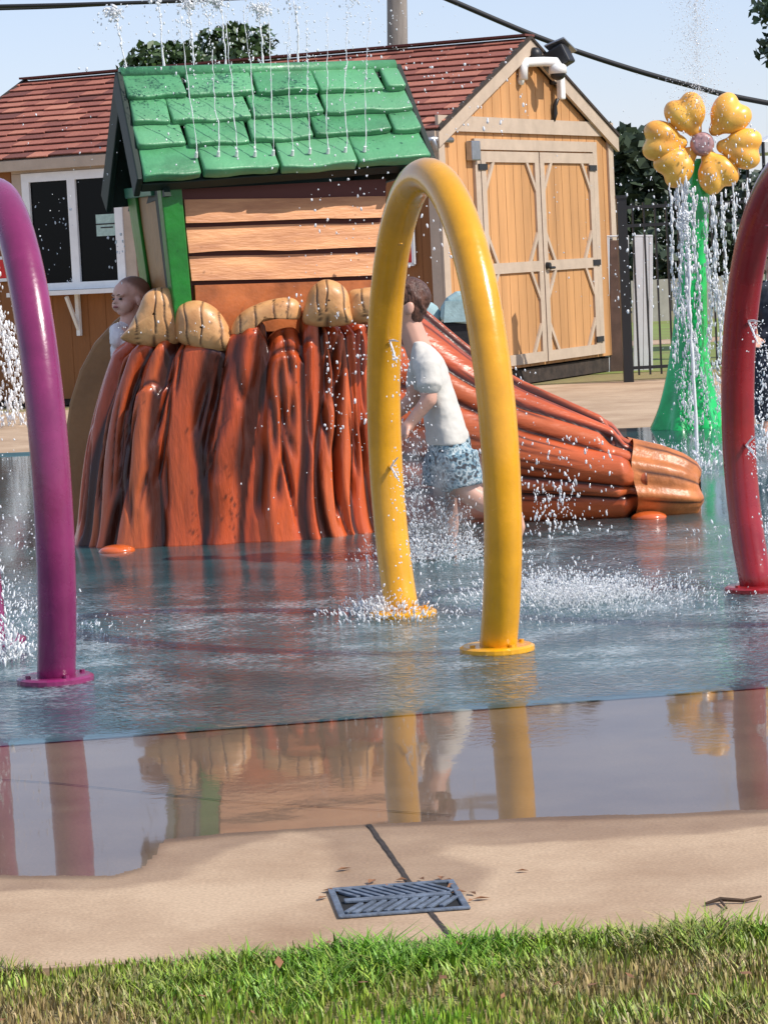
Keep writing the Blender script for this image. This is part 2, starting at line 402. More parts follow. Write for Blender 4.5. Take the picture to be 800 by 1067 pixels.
# the film of water: real shallow water, clear with a Fresnel mirror, ripples by a bump whose strength is where the splashes are
def water_mat():
    m = bpy.data.materials.new('shallow_water'); m.use_nodes = True
    nt = m.node_tree; N = nt.nodes; L = nt.links
    N.remove(N['Principled BSDF']); out = N['Material Output']
    tc = N.new('ShaderNodeTexCoord')
    at = N.new('ShaderNodeAttribute'); at.attribute_name = 'ripple'
    def noise(sc, det, dist=0.0):
        n = N.new('ShaderNodeTexNoise'); n.inputs['Scale'].default_value = sc; n.inputs['Detail'].default_value = det; n.inputs['Distortion'].default_value = dist
        L.new(tc.outputs['Object'], n.inputs['Vector']); return n
    n1 = noise(30, 4, 0.5); n2 = noise(2.3, 2)
    mul = N.new('ShaderNodeMath'); mul.operation = 'MULTIPLY'; L.new(n1.outputs['Fac'], mul.inputs[0]); L.new(at.outputs['Fac'], mul.inputs[1])
    sm = N.new('ShaderNodeMath'); sm.operation = 'MULTIPLY_ADD'; sm.inputs[1].default_value = 0.06; L.new(n2.outputs['Fac'], sm.inputs[0]); L.new(mul.outputs[0], sm.inputs[2])
    bp = N.new('ShaderNodeBump'); bp.inputs['Strength'].default_value = 1.0; bp.inputs['Distance'].default_value = 0.016
    L.new(sm.outputs[0], bp.inputs['Height'])
    fr = N.new('ShaderNodeFresnel'); ge = N.new('ShaderNodeNewGeometry'); io = N.new('ShaderNodeMapRange')
    io.inputs['To Min'].default_value = 1.42; io.inputs['To Max'].default_value = 1 / 1.42          # one thin film: the same mirror from both sides
    L.new(ge.outputs['Backfacing'], io.inputs['Value']); L.new(io.outputs['Result'], fr.inputs['IOR'])
    L.new(bp.outputs['Normal'], fr.inputs['Normal'])
    tr = N.new('ShaderNodeBsdfTransparent'); tr.inputs['Color'].default_value = (0.93, 0.97, 0.97, 1)
    gl = N.new('ShaderNodeBsdfGlossy'); gl.inputs['Roughness'].default_value = 0.03; L.new(bp.outputs['Normal'], gl.inputs['Normal'])
    mx = N.new('ShaderNodeMixShader'); L.new(fr.outputs['Fac'], mx.inputs['Fac']); L.new(tr.outputs['BSDF'], mx.inputs[1]); L.new(gl.outputs['BSDF'], mx.inputs[2])
    n3 = noise(60, 5, 0.4); n4 = noise(3.5, 3)
    fa = N.new('ShaderNodeMath'); fa.operation = 'MULTIPLY'; L.new(n3.outputs['Fac'], fa.inputs[0]); L.new(n4.outputs['Fac'], fa.inputs[1])
    fm = N.new('ShaderNodeMapRange'); fm.inputs['From Min'].default_value = 0.24; fm.inputs['From Max'].default_value = 0.40; fm.inputs['To Max'].default_value = 0.36; L.new(fa.outputs[0], fm.inputs['Value'])
    ff = N.new('ShaderNodeMath'); ff.operation = 'MULTIPLY'; L.new(fm.outputs['Result'], ff.inputs[0]); L.new(at.outputs['Fac'], ff.inputs[1])
    df = N.new('ShaderNodeBsdfDiffuse'); df.inputs['Color'].default_value = (0.62, 0.70, 0.74, 1)
    m2 = N.new('ShaderNodeMixShader'); L.new(ff.outputs[0], m2.inputs['Fac']); L.new(mx.outputs['Shader'], m2.inputs[1]); L.new(df.outputs['BSDF'], m2.inputs[2])
    L.new(m2.outputs['Shader'], out.inputs['Surface'])
    return m
M['water'] = water_mat()
A, C, X, Y, vs, fs = ground_grid(np.concatenate([np.linspace(-5, -1.42, 60), np.linspace(-1.4, 3.2, 520), np.linspace(3.22, 7, 60)]), None, np.concatenate([np.linspace(.35, 1.3, 190), np.linspace(1.31, 15, 330)]), None, 0, 0, 0.009)
wobw = (fbm(A * 6, C * 10, 3) - 0.5) * 0.05
ins = poly_inside(A, C + wobw, wa, wc)
# far edge of the water follows the back edge of the pad
back = (X - far_l.x) * (-fd.y) + (Y - far_l.y) * fd.x
ins &= back / fd.length < 0.0 + (fbm(A * 2, C * 2, 21) - 0.5) * 0.7
teal_side = (X - t1.x) * tn.x + (Y - t1.y) * tn.y
splash_px = [(55, 700, .9), (10, 660, .9), (418, 640, .6), (516, 680, .75), (600, 622, .9), (470, 585, .5), (788, 640, .6), (690, 640, .7), (640, 560, .3), (725, 490, .35), (250, 655, .5), (350, 640, .45)]
rip = np.zeros_like(X)
for (px, py, r) in splash_px:
    p = G(px, py); rip = np.maximum(rip, np.exp(-((X - p.x) ** 2 + (Y - p.y) ** 2) / (2 * r * r)))
calm = G(235, 600); rip *= 1 - 0.85 * np.exp(-(((X - calm.x) / 0.75) ** 2 + ((Y - calm.y) / 0.7) ** 2))
dark = G(290, 715); rip *= 1 - 0.8 * np.exp(-(((X - dark.x) / 0.45) ** 2 + ((Y - dark.y) / 0.5) ** 2))
rip = 0.03 + 0.97 * rip
rip *= sstep(-0.02, 0.12, teal_side) * 0.985 + 0.015
p_r = G(540, 765); rip += 0.05 * np.exp(-(((X - p_r.x) / 0.16) ** 2 + ((Y - p_r.y) / 0.28) ** 2)) * (teal_side < 0)
p_r = G(240, 830); rip += 0.012 * np.exp(-(((X - p_r.x) / 0.4) ** 2 + ((Y - p_r.y) / 0.3) ** 2)) * (teal_side < 0)
p_r = G(725, 765); rip += 0.03 * np.exp(-(((X - p_r.x) / 0.12) ** 2 + ((Y - p_r.y) / 0.2) ** 2)) * (teal_side < 0)
keep = ins.ravel()[fs].all(1)
fsk = fs[keep]; used = np.unique(fsk); remap = -np.ones(len(vs), int); remap[used] = np.arange(len(used))
struct(np_mesh('water', vs[used], remap[fsk], M['water'], smooth=True, attrs={'ripple': rip.ravel()[used]}))

# joints in the concrete
def strip(name, pts, w, z):
    b = MB(); L_ = []; 
    pts = [V(p) for p in pts]
    fine = []
    for i in range(len(pts) - 1):
        n = max(2, int((pts[i + 1] - pts[i]).length / 0.03))
        fine += [pts[i].lerp(pts[i + 1], k / n) for k in range(n)]
    fine.append(pts[-1])
    vs = []; fs = []
    for i, p in enumerate(fine):
        d = (fine[min(i + 1, len(fine) - 1)] - fine[max(i - 1, 0)]).normalized(); s = V((-d.y, d.x, 0))
        wl = w * (0.5 + 0.35 * random.random()); wr = w * (0.5 + 0.35 * random.random())
        vs += [(p + s * wl).to_3d(), (p - s * wr).to_3d()]
        if i: fs.append((2 * i - 2, 2 * i - 1, 2 * i + 1, 2 * i))
    b.add([(v.x, v.y, z) for v in vs], fs)
    return struct(b.build(name, M['joint']))
strip('paving_joint', [G(472, 980), G(446, 949)], 0.007, 0.003)
strip('paving_joint', [G(427, 921), G(410, 896), G(384, 860)], 0.008, 0.003)
strip('paving_joint', [G(-200, 800), G(57, 817), G(145, 826), G(240, 836), G(390, 845), G(470, 851)], 0.004, 0.003)

# drain grate
gc = (G(340, 935) + G(478, 925) + G(487, 943) + G(352, 952)) / 4
gx = (G(478, 925) - G(340, 935)); gy = (G(340, 935) - G(352, 952)); W_ = gx.length; D_ = gy.length
gxn = gx.normalized(); gyn = V((-gxn.y, gxn.x, 0))
Rg = Matrix((gxn, gyn, V((0, 0, 1)))).transposed()
S_ = 0.262
dg_ = thing('drain_grate', gc, 'grey plastic drain grate set in the concrete across the joint, near the grass', 'drain grate')
bb = MB()
for sx, sy, w, d in ((0, 1, S_, .014), (0, -1, S_, .014), (1, 0, .014, S_ - .028), (-1, 0, .014, S_ - .028)):
    bb.box(gc + Rg @ V((sx * (S_ - .014) / 2, sy * (S_ - .014) / 2, 0.004)), (w, d, 0.006), Rg)
bb.build('frame', M['grate'], dg_, bevel=0.002)
bb = MB()
n = 10
for i in range(n):
    x = (i - (n - 1) / 2) * (S_ - .05) / n
    for sgn in (-1, 1):
        Rt = Rg @ Matrix.Rotation(sgn * 0.5, 3, 'Z')
        ln = 0.105 if abs(i - 4.5) < 4 else 0.08
        bb.box(gc + Rg @ V((x, sgn * 0.065, 0.0055)), (0.0105, ln, 0.006), Rt)
bb.box(gc + Rg @ V((0, 0, 0.0065)), (S_ - .046, 0.024, 0.006), Rg)
bb.build('slat_panel', M['grate'], dg_, bevel=0.0015)
bb = MB(); bb.box(gc + V((0, 0, 0.0015)), (S_ - .01, S_ - .01, 0.001), Rg); bb.build('pit', M['hole'], dg_)

# dead leaves around the drain, a twig
b = MB()
for (px, py) in [(333, 938), (347, 930), (385, 921), (420, 918), (450, 920), (470, 922), (482, 931), (492, 941), (497, 938), (440, 917), (462, 918), (474, 926), (360, 908), (545, 908), (352, 935), (410, 925), (490, 933)]:
    p = G(px + random.uniform(-5, 5), py + random.uniform(-2, 2)); a = random.uniform(0, 6.3); l = random.uniform(.008, .02)
    d = V((math.cos(a), math.sin(a), 0)) * l; s = V((-math.sin(a), math.cos(a), 0)) * l * .5
    b.add([p - d + V((0, 0, .004)), p + s + V((0, 0, .009)), p + d + V((0, 0, .005)), p - s + V((0, 0, .007))], [(0, 1, 2, 3)])
for _ in range(70):
    q = gw(random.uniform(-.9, 2.2), -random.random() ** .8 * .5 - .02, random.uniform(.012, .03)); a = random.uniform(0, 6.3); l = random.uniform(.006, .02)
    d = V((math.cos(a), math.sin(a), random.uniform(-.4, .4))) * l; w_ = V((-math.sin(a), math.cos(a), random.uniform(-.3, .3))) * l * .45
    b.add([q - d, q + w_, q + d, q - w_], [(0, 1, 2, 3)])
tag(b.build('leaf_litter', M['leafdebris']), 'scraps of brown dead leaf scattered round the drain grate and in the grass', 'leaf litter', kind='stuff')
tp = [G(735, 945), G(750, 942), G(775, 942), G(793, 939)]
b = MB(); b.tube([p + V((0, 0, .006 + .003 * (i % 2))) for i, p in enumerate(tp)], [.003, .005, .004, .0025], 6)
b.tube([tp[1] + V((0, 0, .008)), G(757, 947, .004)], [.003, .002], 5)
tag(b.build('twig', M['twig'], base=tp[1]), 'dark thin twig lying on the pale concrete at the right', 'twig')

# lawn edge: blades of grass
def grass():
    n = 90000
    a = RNG.uniform(-1.2, 2.7, n); c = -RNG.random(n) ** 1.15 * 0.95 + 0.016 * RNG.standard_normal(n) + .008
    cl = fbm(a * 2.6, c * 4 + 7, 31); cl2 = fbm(a * 9, c * 9 + 3, 41)
    clump = sstep(0.3, 0.62, cl2)
    keep = RNG.random(n) < (0.45 + 0.55 * clump)
    a, c, cl, cl2, clump = a[keep], c[keep], cl[keep], cl2[keep], clump[keep]; n = len(a)
    gmid = np.exp(-((a - G2A) / 0.32) ** 2)
    green = np.clip(0.20 + 0.5 * gmid + 1.3 * (cl - 0.45) + 0.24 * RNG.standard_normal(n) + 0.45 * sstep(-0.36, -0.05, c) - 0.10, 0, 1)
    h = (0.006 + 0.016 * clump * RNG.random(n) + 0.010 * RNG.random(n)) * (0.45 + 0.3 * gmid + 0.5 * sstep(0.9, 1.5, a)) * (0.45 + 0.55 * sstep(-0.4, -0.02, c)) * (.35 + 1.5 * sstep(.35, .7, fbm(a * 5, c * 5, 77)))
    az = RNG.uniform(0, 2 * np.pi, n); lean = RNG.uniform(0.3, 3.2, n) * h
    w = RNG.uniform(0.0010, 0.0032, n)
    X = g1.x + a * ed.x + c * en.x; Y = g1.y + a * ed.y + c * en.y
    base = np.stack([X, Y, np.full(n, LAWN_Z)], -1)
    d = np.stack([np.cos(az), np.sin(az), np.zeros(n)], -1); s = np.stack([-np.sin(az), np.cos(az), np.zeros(n)], -1)
    up = np.array([0, 0, 1.0]); hh = (h + 0.016 + .008 * RNG.random(n))[:, None]
    p = [base - s * w[:, None], base + s * w[:, None],
         base + up * hh * .6 + d * lean[:, None] * .35 + s * w[:, None] * .8, base + up * hh * .6 + d * lean[:, None] * .35 - s * w[:, None] * .8,
         base + up * hh + d * lean[:, None]]
    vs = np.stack(p, 1).reshape(-1, 3)
    o = np.arange(n)[:, None] * 5
    q = np.concatenate([o + np.array([[0, 1, 2]]), o + np.array([[0, 2, 3]]), o + np.array([[3, 2, 4]])])
    return np_mesh('grass', vs, q, M['grass'], attrs={'tone': np.repeat(green, 5), 'dry': np.repeat(RNG.random(n), 5)})
def grass_mat():
    m = bpy.data.materials.new('grass_blade'); m.use_nodes = True
    nt = m.node_tree; N = nt.nodes; L = nt.links; b = N['Principled BSDF']; b.inputs['Roughness'].default_value = 0.5
    a1 = N.new('ShaderNodeAttribute'); a1.attribute_name = 'tone'
    cr = N.new('ShaderNodeValToRGB'); e = cr.color_ramp.elements
    e[0].color = (0.42, 0.31, 0.14, 1); e[1].color = (0.17, 0.36, 0.02, 1)
    for p, c in ((0.2, (0.36, 0.30, 0.10)), (0.4, (0.28, 0.31, 0.06)), (0.7, (0.30, 0.42, 0.04))):
        x = e.new(p); x.color = (*c, 1)
    L.new(a1.outputs['Fac'], cr.inputs['Fac'])
    a2 = N.new('ShaderNodeAttribute'); a2.attribute_name = 'dry'
    mr = N.new('ShaderNodeMapRange'); mr.inputs['To Min'].default_value = 0.45; mr.inputs['To Max'].default_value = 1.25; L.new(a2.outputs['Fac'], mr.inputs['Value'])
    mm = N.new('ShaderNodeMix'); mm.data_type = 'RGBA'; mm.blend_type = 'MULTIPLY'; mm.inputs['Factor'].default_value = 1
    L.new(cr.outputs['Color'], mm.inputs['A']); L.new(mr.outputs['Result'], mm.inputs['B'])
    L.new(mm.outputs['Result'], b.inputs['Base Color'])
    b.inputs['Subsurface Weight'].default_value = 0.0
    return m
M['grass'] = grass_mat()
G2A = frame(G(380, 1000).x, G(380, 1000).y)[0]
tag(grass(), 'short patchy grass, green and straw coloured, along the near edge of the concrete', 'grass', kind='stuff')

# ================================================================== SPRAY HOOPS
hn, hf = G(518, 680), G(420, 643)
hv = hf - hn; HT = PY(447, 183, 9.78).z       # centreline height of the top
c2 = hv.length / 2; HR = (HT * HT + c2 * c2) / (2 * HT)
def hoop(mname, near, label, turn=0.0):
    hv = (Matrix.Rotation(math.radians(turn), 3, 'Z') @ globals()['hv'])
    root = thing('spray_hoop', near, label, 'spray hoop', 'water spray hoops in a row')
    u = hv.normalized(); mid = near + u * c2; ea = c2 * 1.24
    a0 = -math.acos(1 / 1.24); eb = HT / (1 - math.sin(a0)); cz = HT - eb
    pts = []
    for k in range(61):
        a = a0 + (math.pi - 2 * a0) * k / 60
        pts.append(mid - u * math.cos(a) * ea + V((0, 0, cz + math.sin(a) * eb)))
    pts[0].z = -0.02; pts[-1].z = -0.02
    b = MB(); b.tube(pts, 0.061, 24); b.build('tube', M[mname], root, smooth=True)
    for p in (near, near + hv):
        b = MB(); b.tube([p + V((0, 0, 0.006)), p + V((0, 0, 0.020)), p + V((0, 0, 0.026))], [0.122, 0.122, 0.112], 28)
        for k in range(4):
            q = p + V((math.cos(k * 1.57 + .5) * .092, math.sin(k * 1.57 + .5) * .092, 0.026)); b.tube([q, q + V((0, 0, .008))], .009, 8)
        b.build('base_flange', M[mname], root)
    for k in (8, 15, 22, 38, 45, 52):
        q = pts[k]; inn = (mid + V((0, 0, cz)) - q).normalized()
        b = MB(); b.tube([q + inn * 0.05, q + inn * 0.068], [0.011, 0.008], 10); b.build('nozzle', M[mname], root)
    return root, pts, mid + V((0, 0, cz))
H_y = hoop('yellow', hn, 'yellow spray hoop in the middle with the boy running behind it')
H_p = hoop('purple', G(58, 712), 'purple spray hoop at the left, its right leg in view', 2.4)
H_r = hoop('red', G(790, 617) - hv, 'red spray hoop at the right in front of the flower')

# ================================================================== PLAYHOUSE ON A TREE STUMP
stump_c = V((-0.71, 13.76, 0))
play = thing('play_structure', stump_c, 'playhouse with green roof on an orange-brown tree stump with a log slide', 'playhouse')
def lobe_field(s, h, bounds, amp, drift, freq, ph):
    """s (n,), h (m,) -> t in lobe, lobe index, arc width ; boundaries wander with h"""
    n = len(bounds); T = np.zeros((len(h), len(s))); I = np.zeros((len(h), len(s)), int); Wd = np.zeros((len(h), len(s)))
    for r, hh in enumerate(h):
        bb_ = bounds + amp * np.sin(2 * np.pi * (freq * hh + ph)) + drift * (hh - .5)
        bb_ = np.sort(np.clip(bb_, bounds[0] - .02, bounds[-1] + .02))
        ext = np.concatenate([[bb_[-1] - 1], bb_, [bb_[0] + 1]])
        k = np.searchsorted(ext, s, side='right') - 1; k = np.clip(k, 0, len(ext) - 2)
        w = np.maximum(ext[k + 1] - ext[k], 1e-4)
        T[r] = (s - ext[k]) / w; I[r] = (k - 1) % n; Wd[r] = w
    return T, I, Wd
def stump():
    rg = np.random.default_rng(12)
    nS, nH = 560, 90
    s = np.arange(nS) / nS; h = np.linspace(0, 1, nH)
    N = 28
    w = rg.uniform(0.55, 1.5, N); bounds = np.cumsum(w) / w.sum(); bounds = bounds - bounds[0] * .5
    amp = rg.uniform(0.002, 0.008, N); drift = rg.uniform(-0.012, 0.012, N); freq = rg.uniform(.5, 1.3, N); ph = rg.random(N)
    T, I, Wd = lobe_field(s, h, bounds, amp, drift, freq, ph)
    per = 4.1
    th = 2 * np.pi * s - np.pi / 2                      # s = 0 at the front
    e = 2 / 2.7
    cx_, sy_ = np.sign(np.cos(th)) * np.abs(np.cos(th)) ** e, np.sign(np.sin(th)) * np.abs(np.sin(th)) ** e
    lobe_a = rg.uniform(0.022, 0.046, N)[I]; lobe_off = rg.uniform(-0.016, 0.016, N)[I]
    prof = (1 - np.abs(2 * T - 1) ** 2.6)
    dw = np.minimum(T, 1 - T) * Wd * per
    jig = .010 * (fbm(T * 3 + I, h[:, None] * 9 + 0 * T, 2) - .5)
    hh = h[:, None] * np.ones_like(T)
    pa_, pb_, fa_, fb_ = rg.random(N)[I], rg.random(N)[I], rg.uniform(2, 6, N)[I], rg.uniform(2, 6, N)[I]
    wl_ = np.minimum(rg.uniform(0.008, 0.030, N)[I] * (.75 + .7 * np.sin(fa_ * hh + 7 * pa_)), .3 * Wd * per)
    wr_ = np.minimum(rg.uniform(0.016, 0.066, N)[I] * (.70 + .75 * np.sin(fb_ * hh + 7 * pb_)), .4 * Wd * per)
    dl_, dr_ = T * Wd * per + jig, (1 - T) * Wd * per + jig
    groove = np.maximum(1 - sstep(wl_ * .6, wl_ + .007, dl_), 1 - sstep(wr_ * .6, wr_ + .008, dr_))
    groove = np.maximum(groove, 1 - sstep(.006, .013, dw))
    disp = lobe_a * prof * sstep(0, .045, dw) + lobe_off * prof - 0.02
    # secondary cuts inside some lobes, over part of the height
    for k in range(120):
        s0 = rg.random(); h0 = rg.uniform(0, .7); h1 = h0 + rg.uniform(.25, .6); ww = rg.uniform(.005, .017)
        cur = s0 + .006 * np.sin(6 * h + k) + rg.uniform(-.015, .015) * (h - .5)
        d_ = np.abs(((s[None, :] - cur[:, None] + .5) % 1) - .5) * per
        win = sstep(h0, h0 + .12, hh) * (1 - sstep(h1 - .15, h1, hh))
        g_ = np.exp(-(d_ / ww) ** 2) * win
        disp -= 0.022 * g_; groove = np.maximum(groove, g_ * .95)
    # outer bark layer that stops lower down on some front lobes
    for (sa, sb, ztop) in ((0.025, 0.075, 0.86), (0.90, 0.94, 0.80), (0.55, 0.63, 0.85), (0.30, 0.36, 0.82)):
        ins_ = sstep(sa - .006, sa + .004, s) * (1 - sstep(sb - .004, sb + .006, s))
        zt = ztop + .035 * np.sin(40 * s)
        disp += 0.035 * ins_[None, :] * (1 - sstep(zt[None, :] - .03, zt[None, :] + .004, hh))
        lip = ins_[None, :] * np.exp(-((hh - zt[None, :] - .012) / .012) ** 2); groove = np.maximum(groove, lip)
    toe = np.exp(-hh / 0.07)
    xl_ = -1.455 + .03 * hh + .215 * hh ** 2 - .03 * toe; xr_ = 0.0 - .03 * hh + .03 * toe
    ax_ = (xr_ - xl_) / 2; cxx = (xr_ + xl_) / 2; ay_ = 0.53 - 0.045 * hh + 0.008 * toe
    nx, ny = cx_ / 0.72, sy_ / 0.5; ln = np.hypot(nx, ny); nx, ny = nx / ln, ny / ln
    Xs = cxx + ax_ * cx_ + nx * disp; Ys = stump_c.y + ay_ * sy_ + ny * disp
    ztop_l = rg.uniform(0.965, 1.03, N)[I[-1]]
    ztop = ztop_l - .05 * np.abs(2 * T[-1] - 1) ** 3
    ztop += 0.045 * np.exp(-((s - 0.1) / .05) ** 2)
    ztop -= 0.055 * np.exp(-((s - .845) / .05) ** 2)
    Z = hh * ztop[None, :]
    # rounded lip
    roundin = sstep(.93, 1, hh) * .05
    Xs -= nx * roundin; Ys -= ny * roundin
    rings = [np.stack([Xs, Ys, Z], -1)]
    grv = [groove]
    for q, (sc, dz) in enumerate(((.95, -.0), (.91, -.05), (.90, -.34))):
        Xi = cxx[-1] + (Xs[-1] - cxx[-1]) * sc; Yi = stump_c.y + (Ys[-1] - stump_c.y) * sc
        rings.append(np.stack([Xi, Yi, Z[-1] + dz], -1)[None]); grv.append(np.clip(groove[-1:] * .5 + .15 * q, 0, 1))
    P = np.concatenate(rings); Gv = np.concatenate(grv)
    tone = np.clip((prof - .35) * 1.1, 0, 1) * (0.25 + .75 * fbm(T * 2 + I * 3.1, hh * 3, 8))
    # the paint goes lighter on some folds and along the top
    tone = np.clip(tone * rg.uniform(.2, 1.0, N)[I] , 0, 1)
    Tn = np.concatenate([tone, np.repeat(tone[-1:], 3, 0)])
    m = P.shape[0]; i = np.arange(m * nS).reshape(m, nS); j = np.roll(i, -1, 1)
    fs = np.stack([i[:-1], j[:-1], j[1:], i[1:]], -1).reshape(-1, 4)
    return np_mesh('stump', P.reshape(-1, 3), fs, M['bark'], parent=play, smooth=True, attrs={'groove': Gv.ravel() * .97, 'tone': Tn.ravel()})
stump()
b = MB(); ring = []
for k in range(40):
    a = 2 * math.pi * k / 40; c_, s_ = math.cos(a), math.sin(a)
    ring.append((-0.67 + .58 * math.copysign(abs(c_) ** .8, c_), 13.76 + .43 * math.copysign(abs(s_) ** .8, s_), .66))
b.prism(ring, (0, 0, .05)); b.build('platform', M['core'], play)

# broken wood on the rim
def lump(pts_px, Yd, thick, lines=4, seed=0, name='wood_lump'):
    """rounded slab whose outline follows the given silhouette, with real depth"""
    rg = np.random.default_rng(seed)
    pl = [PY(px, py, Yd) for px, py in pts_px]
    # densify
    n = len(pl); dense = []
    for i in range(n):
        p_1, p0_, p1_, p2_ = pl[i - 1], pl[i], pl[(i + 1) % n], pl[(i + 2) % n]
        for t in np.linspace(0, 1, 10, endpoint=False):
            dense.append(0.5 * ((2 * p0_) + (p1_ - p_1) * t + (2 * p_1 - 5 * p0_ + 4 * p1_ - p2_) * t * t + (-p_1 + 3 * p0_ - 3 * p1_ + p2_) * t ** 3))
    c = sum(dense, V((0, 0, 0))) / len(dense); m = len(dense)
    xs = [p.x for p in dense]; x0, x1 = min(xs), max(xs)
    lx = np.linspace(x0, x1, lines + 2)[1:-1] + rg.uniform(-.02, .02, lines)
    vs = []; gr = []
    K = 26; seq = [(1 - k / K, -1) for k in range(K, 0, -1)][:0]
    seq = [(max(1 - k / K, .0), -1) for k in range(K - 1, -1, -1)] + [(1 - k / 6, 1) for k in range(1, 6)] + [(.02, 1)]
    for sc, sg in seq:
        dy = sg * thick / 2 * (1 - sc ** 2.8) ** .55
        for p in dense:
            q = c + (p - c) * sc; q = V((q.x, q.y + dy, q.z))
            d = min((abs(q.x - l - .06 * (q.z - c.z) * (1 if i % 2 else -1) - .003 * math.sin(q.z * 50 + i)) for i, l in enumerate(lx)), default=1)
            g_ = max(0, 1 - d / .0055) if sg < 0 else 0
            q.y += g_ * .006
            vs.append(q); gr.append(min(.85, g_ * 1.6))
    nr = len(seq)
    fs = [(r * m + k, r * m + (k + 1) % m, (r + 1) * m + (k + 1) % m, (r + 1) * m + k) for r in range(nr - 1) for k in range(m)]
    b = MB(); b.add(vs, fs, groove=gr)
    return b.build(name, M['wood'], play, smooth=True)
lump([(127, 354), (134, 341), (143, 324), (150, 308), (159, 301), (171, 299), (181, 303), (187, 318), (193, 352), (165, 362)], 13.38, 0.14, 3, 1)
lump([(184, 352), (183, 326), (190, 316), (208, 313), (226, 322), (239, 342), (243, 362), (222, 368), (198, 362)], 13.34, 0.17, 3, 2)
lump([(240, 352), (244, 334), (258, 321), (282, 312), (303, 310), (313, 318), (312, 332), (290, 332), (268, 338), (256, 352)], 13.33, 0.14, 4, 3)
lump([(318, 338), (319, 312), (326, 298), (338, 291), (352, 294), (362, 304), (366, 322), (364, 338)], 13.32, 0.17, 3, 4)
lump([(362, 335), (362, 306), (378, 300), (402, 299), (425, 304), (428, 335)], 13.36, 0.17, 3, 5)
# plain tan flank behind the left side
b = MB()
poly = [PY(*p, 14.12) for p in [(64, 505), (66, 455), (71, 420), (82, 385), (97, 357), (118, 334), (138, 318), (147, 309), (160, 312), (165, 400), (165, 505)]]
poly[0].z = 0; poly[-1].z = 0
b.prism(poly, (0.05, .16, 0)); b.build('flank', M['flank'], play, bevel=.02)

# hut
YAW = math.radians(20); hu_ = V((math.cos(YAW), math.sin(YAW), 0)); hv_ = V((-math.sin(YAW), math.cos(YAW), 0)); hN = -hv_
H0 = PY(190, 300, 13.36)
def hp(px, py, dv=0.0): return PP(px, py, H0 + hv_ * dv, hN)
# front wall boards, one panel whose boards overlap
def front():
    b = MB(); edges = [(190, 203, 402, 190), (192, 208, 402, 204), (194, 237, 401, 231), (197, 267, 400, 262), (200, 297, 399, 291)]
    g = MB(); back = [hp(188, 197, .035), hp(402, 186, .035), hp(402, 345, .035), hp(202, 345, .035)]
    g.prism(back, hv_ * .04); w = g.build('wall', M['gap'], play)
    for i in range(1, 4):
        (xa, ya, xb, yb), (xc, yc, xd, yd) = edges[i], edges[i + 1]
        n = 14; top = []; bot = []
        for k in range(n + 1):
            t = k / n
            top.append((xa + (xb - xa) * t, ya + (yb - ya) * t + 2.2 * (vnoise(np.array([t * 5.0 + i * 9]), np.array([1.5]), 4)[0] - .5)))
            bot.append((xc + (xd - xc) * t, yc + (yd - yc) * t - 4.5 + 2.6 * (vnoise(np.array([t * 6.0 + i * 7]), np.array([5.5]), 5)[0] - .5)))
        for k in range(n):
            q = lambda p, dv: hp(p[0], p[1], dv)
            b = b
            fr = [q(top[k], 0.018), q(top[k + 1], 0.018), q(bot[k + 1], -0.006), q(bot[k], -0.006)]
            bk = [p + hv_ * .03 for p in fr]
            b.hexa(fr, bk)
    b.build('board_panel', M['board'], play)
    b = MB(); b.hexa([hp(203, 297, .004), hp(400, 291, .004), hp(400, 345, .004), hp(206, 345, .004)], [p + hv_ * .03 for p in (hp(203, 297, .004), hp(400, 291, .004), hp(400, 345, .004), hp(206, 345, .004))])
    b.build('lower_board', M['board_low'], play)
    # right side and back walls close the hut
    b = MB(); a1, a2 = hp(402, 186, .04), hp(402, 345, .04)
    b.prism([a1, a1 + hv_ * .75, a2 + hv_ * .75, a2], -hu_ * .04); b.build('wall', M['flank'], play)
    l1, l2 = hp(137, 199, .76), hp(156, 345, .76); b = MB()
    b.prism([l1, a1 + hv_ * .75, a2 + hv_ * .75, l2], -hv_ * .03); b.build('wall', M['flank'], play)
front()
# green corner post and the leaning side wall with its green edge
def ppost(name, pts, d0, ext, m, bev=.006):
    b = MB(); b.prism([hp(*p, d0) for p in pts], hv_ * ext); return b.build(name, m, play, bevel=bev)
ppost('corner_post', [(167, 192), (189, 190), (203, 345), (184, 345)], -.03, .07, M['green'])
def side():
    A0, B0 = hp(168, 192, .035), hp(186, 345, .035)
    A1, B1 = hp(135, 196, .78), hp(158, 345, .78)
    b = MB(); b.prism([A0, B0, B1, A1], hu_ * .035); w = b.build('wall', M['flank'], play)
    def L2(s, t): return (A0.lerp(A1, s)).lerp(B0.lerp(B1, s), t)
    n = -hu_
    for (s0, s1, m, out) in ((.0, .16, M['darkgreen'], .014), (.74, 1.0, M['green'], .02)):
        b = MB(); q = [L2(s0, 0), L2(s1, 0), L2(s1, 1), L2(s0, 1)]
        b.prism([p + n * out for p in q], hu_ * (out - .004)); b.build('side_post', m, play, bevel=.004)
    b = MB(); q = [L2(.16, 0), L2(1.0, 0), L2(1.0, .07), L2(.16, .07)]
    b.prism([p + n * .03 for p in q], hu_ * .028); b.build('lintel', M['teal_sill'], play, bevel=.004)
side()
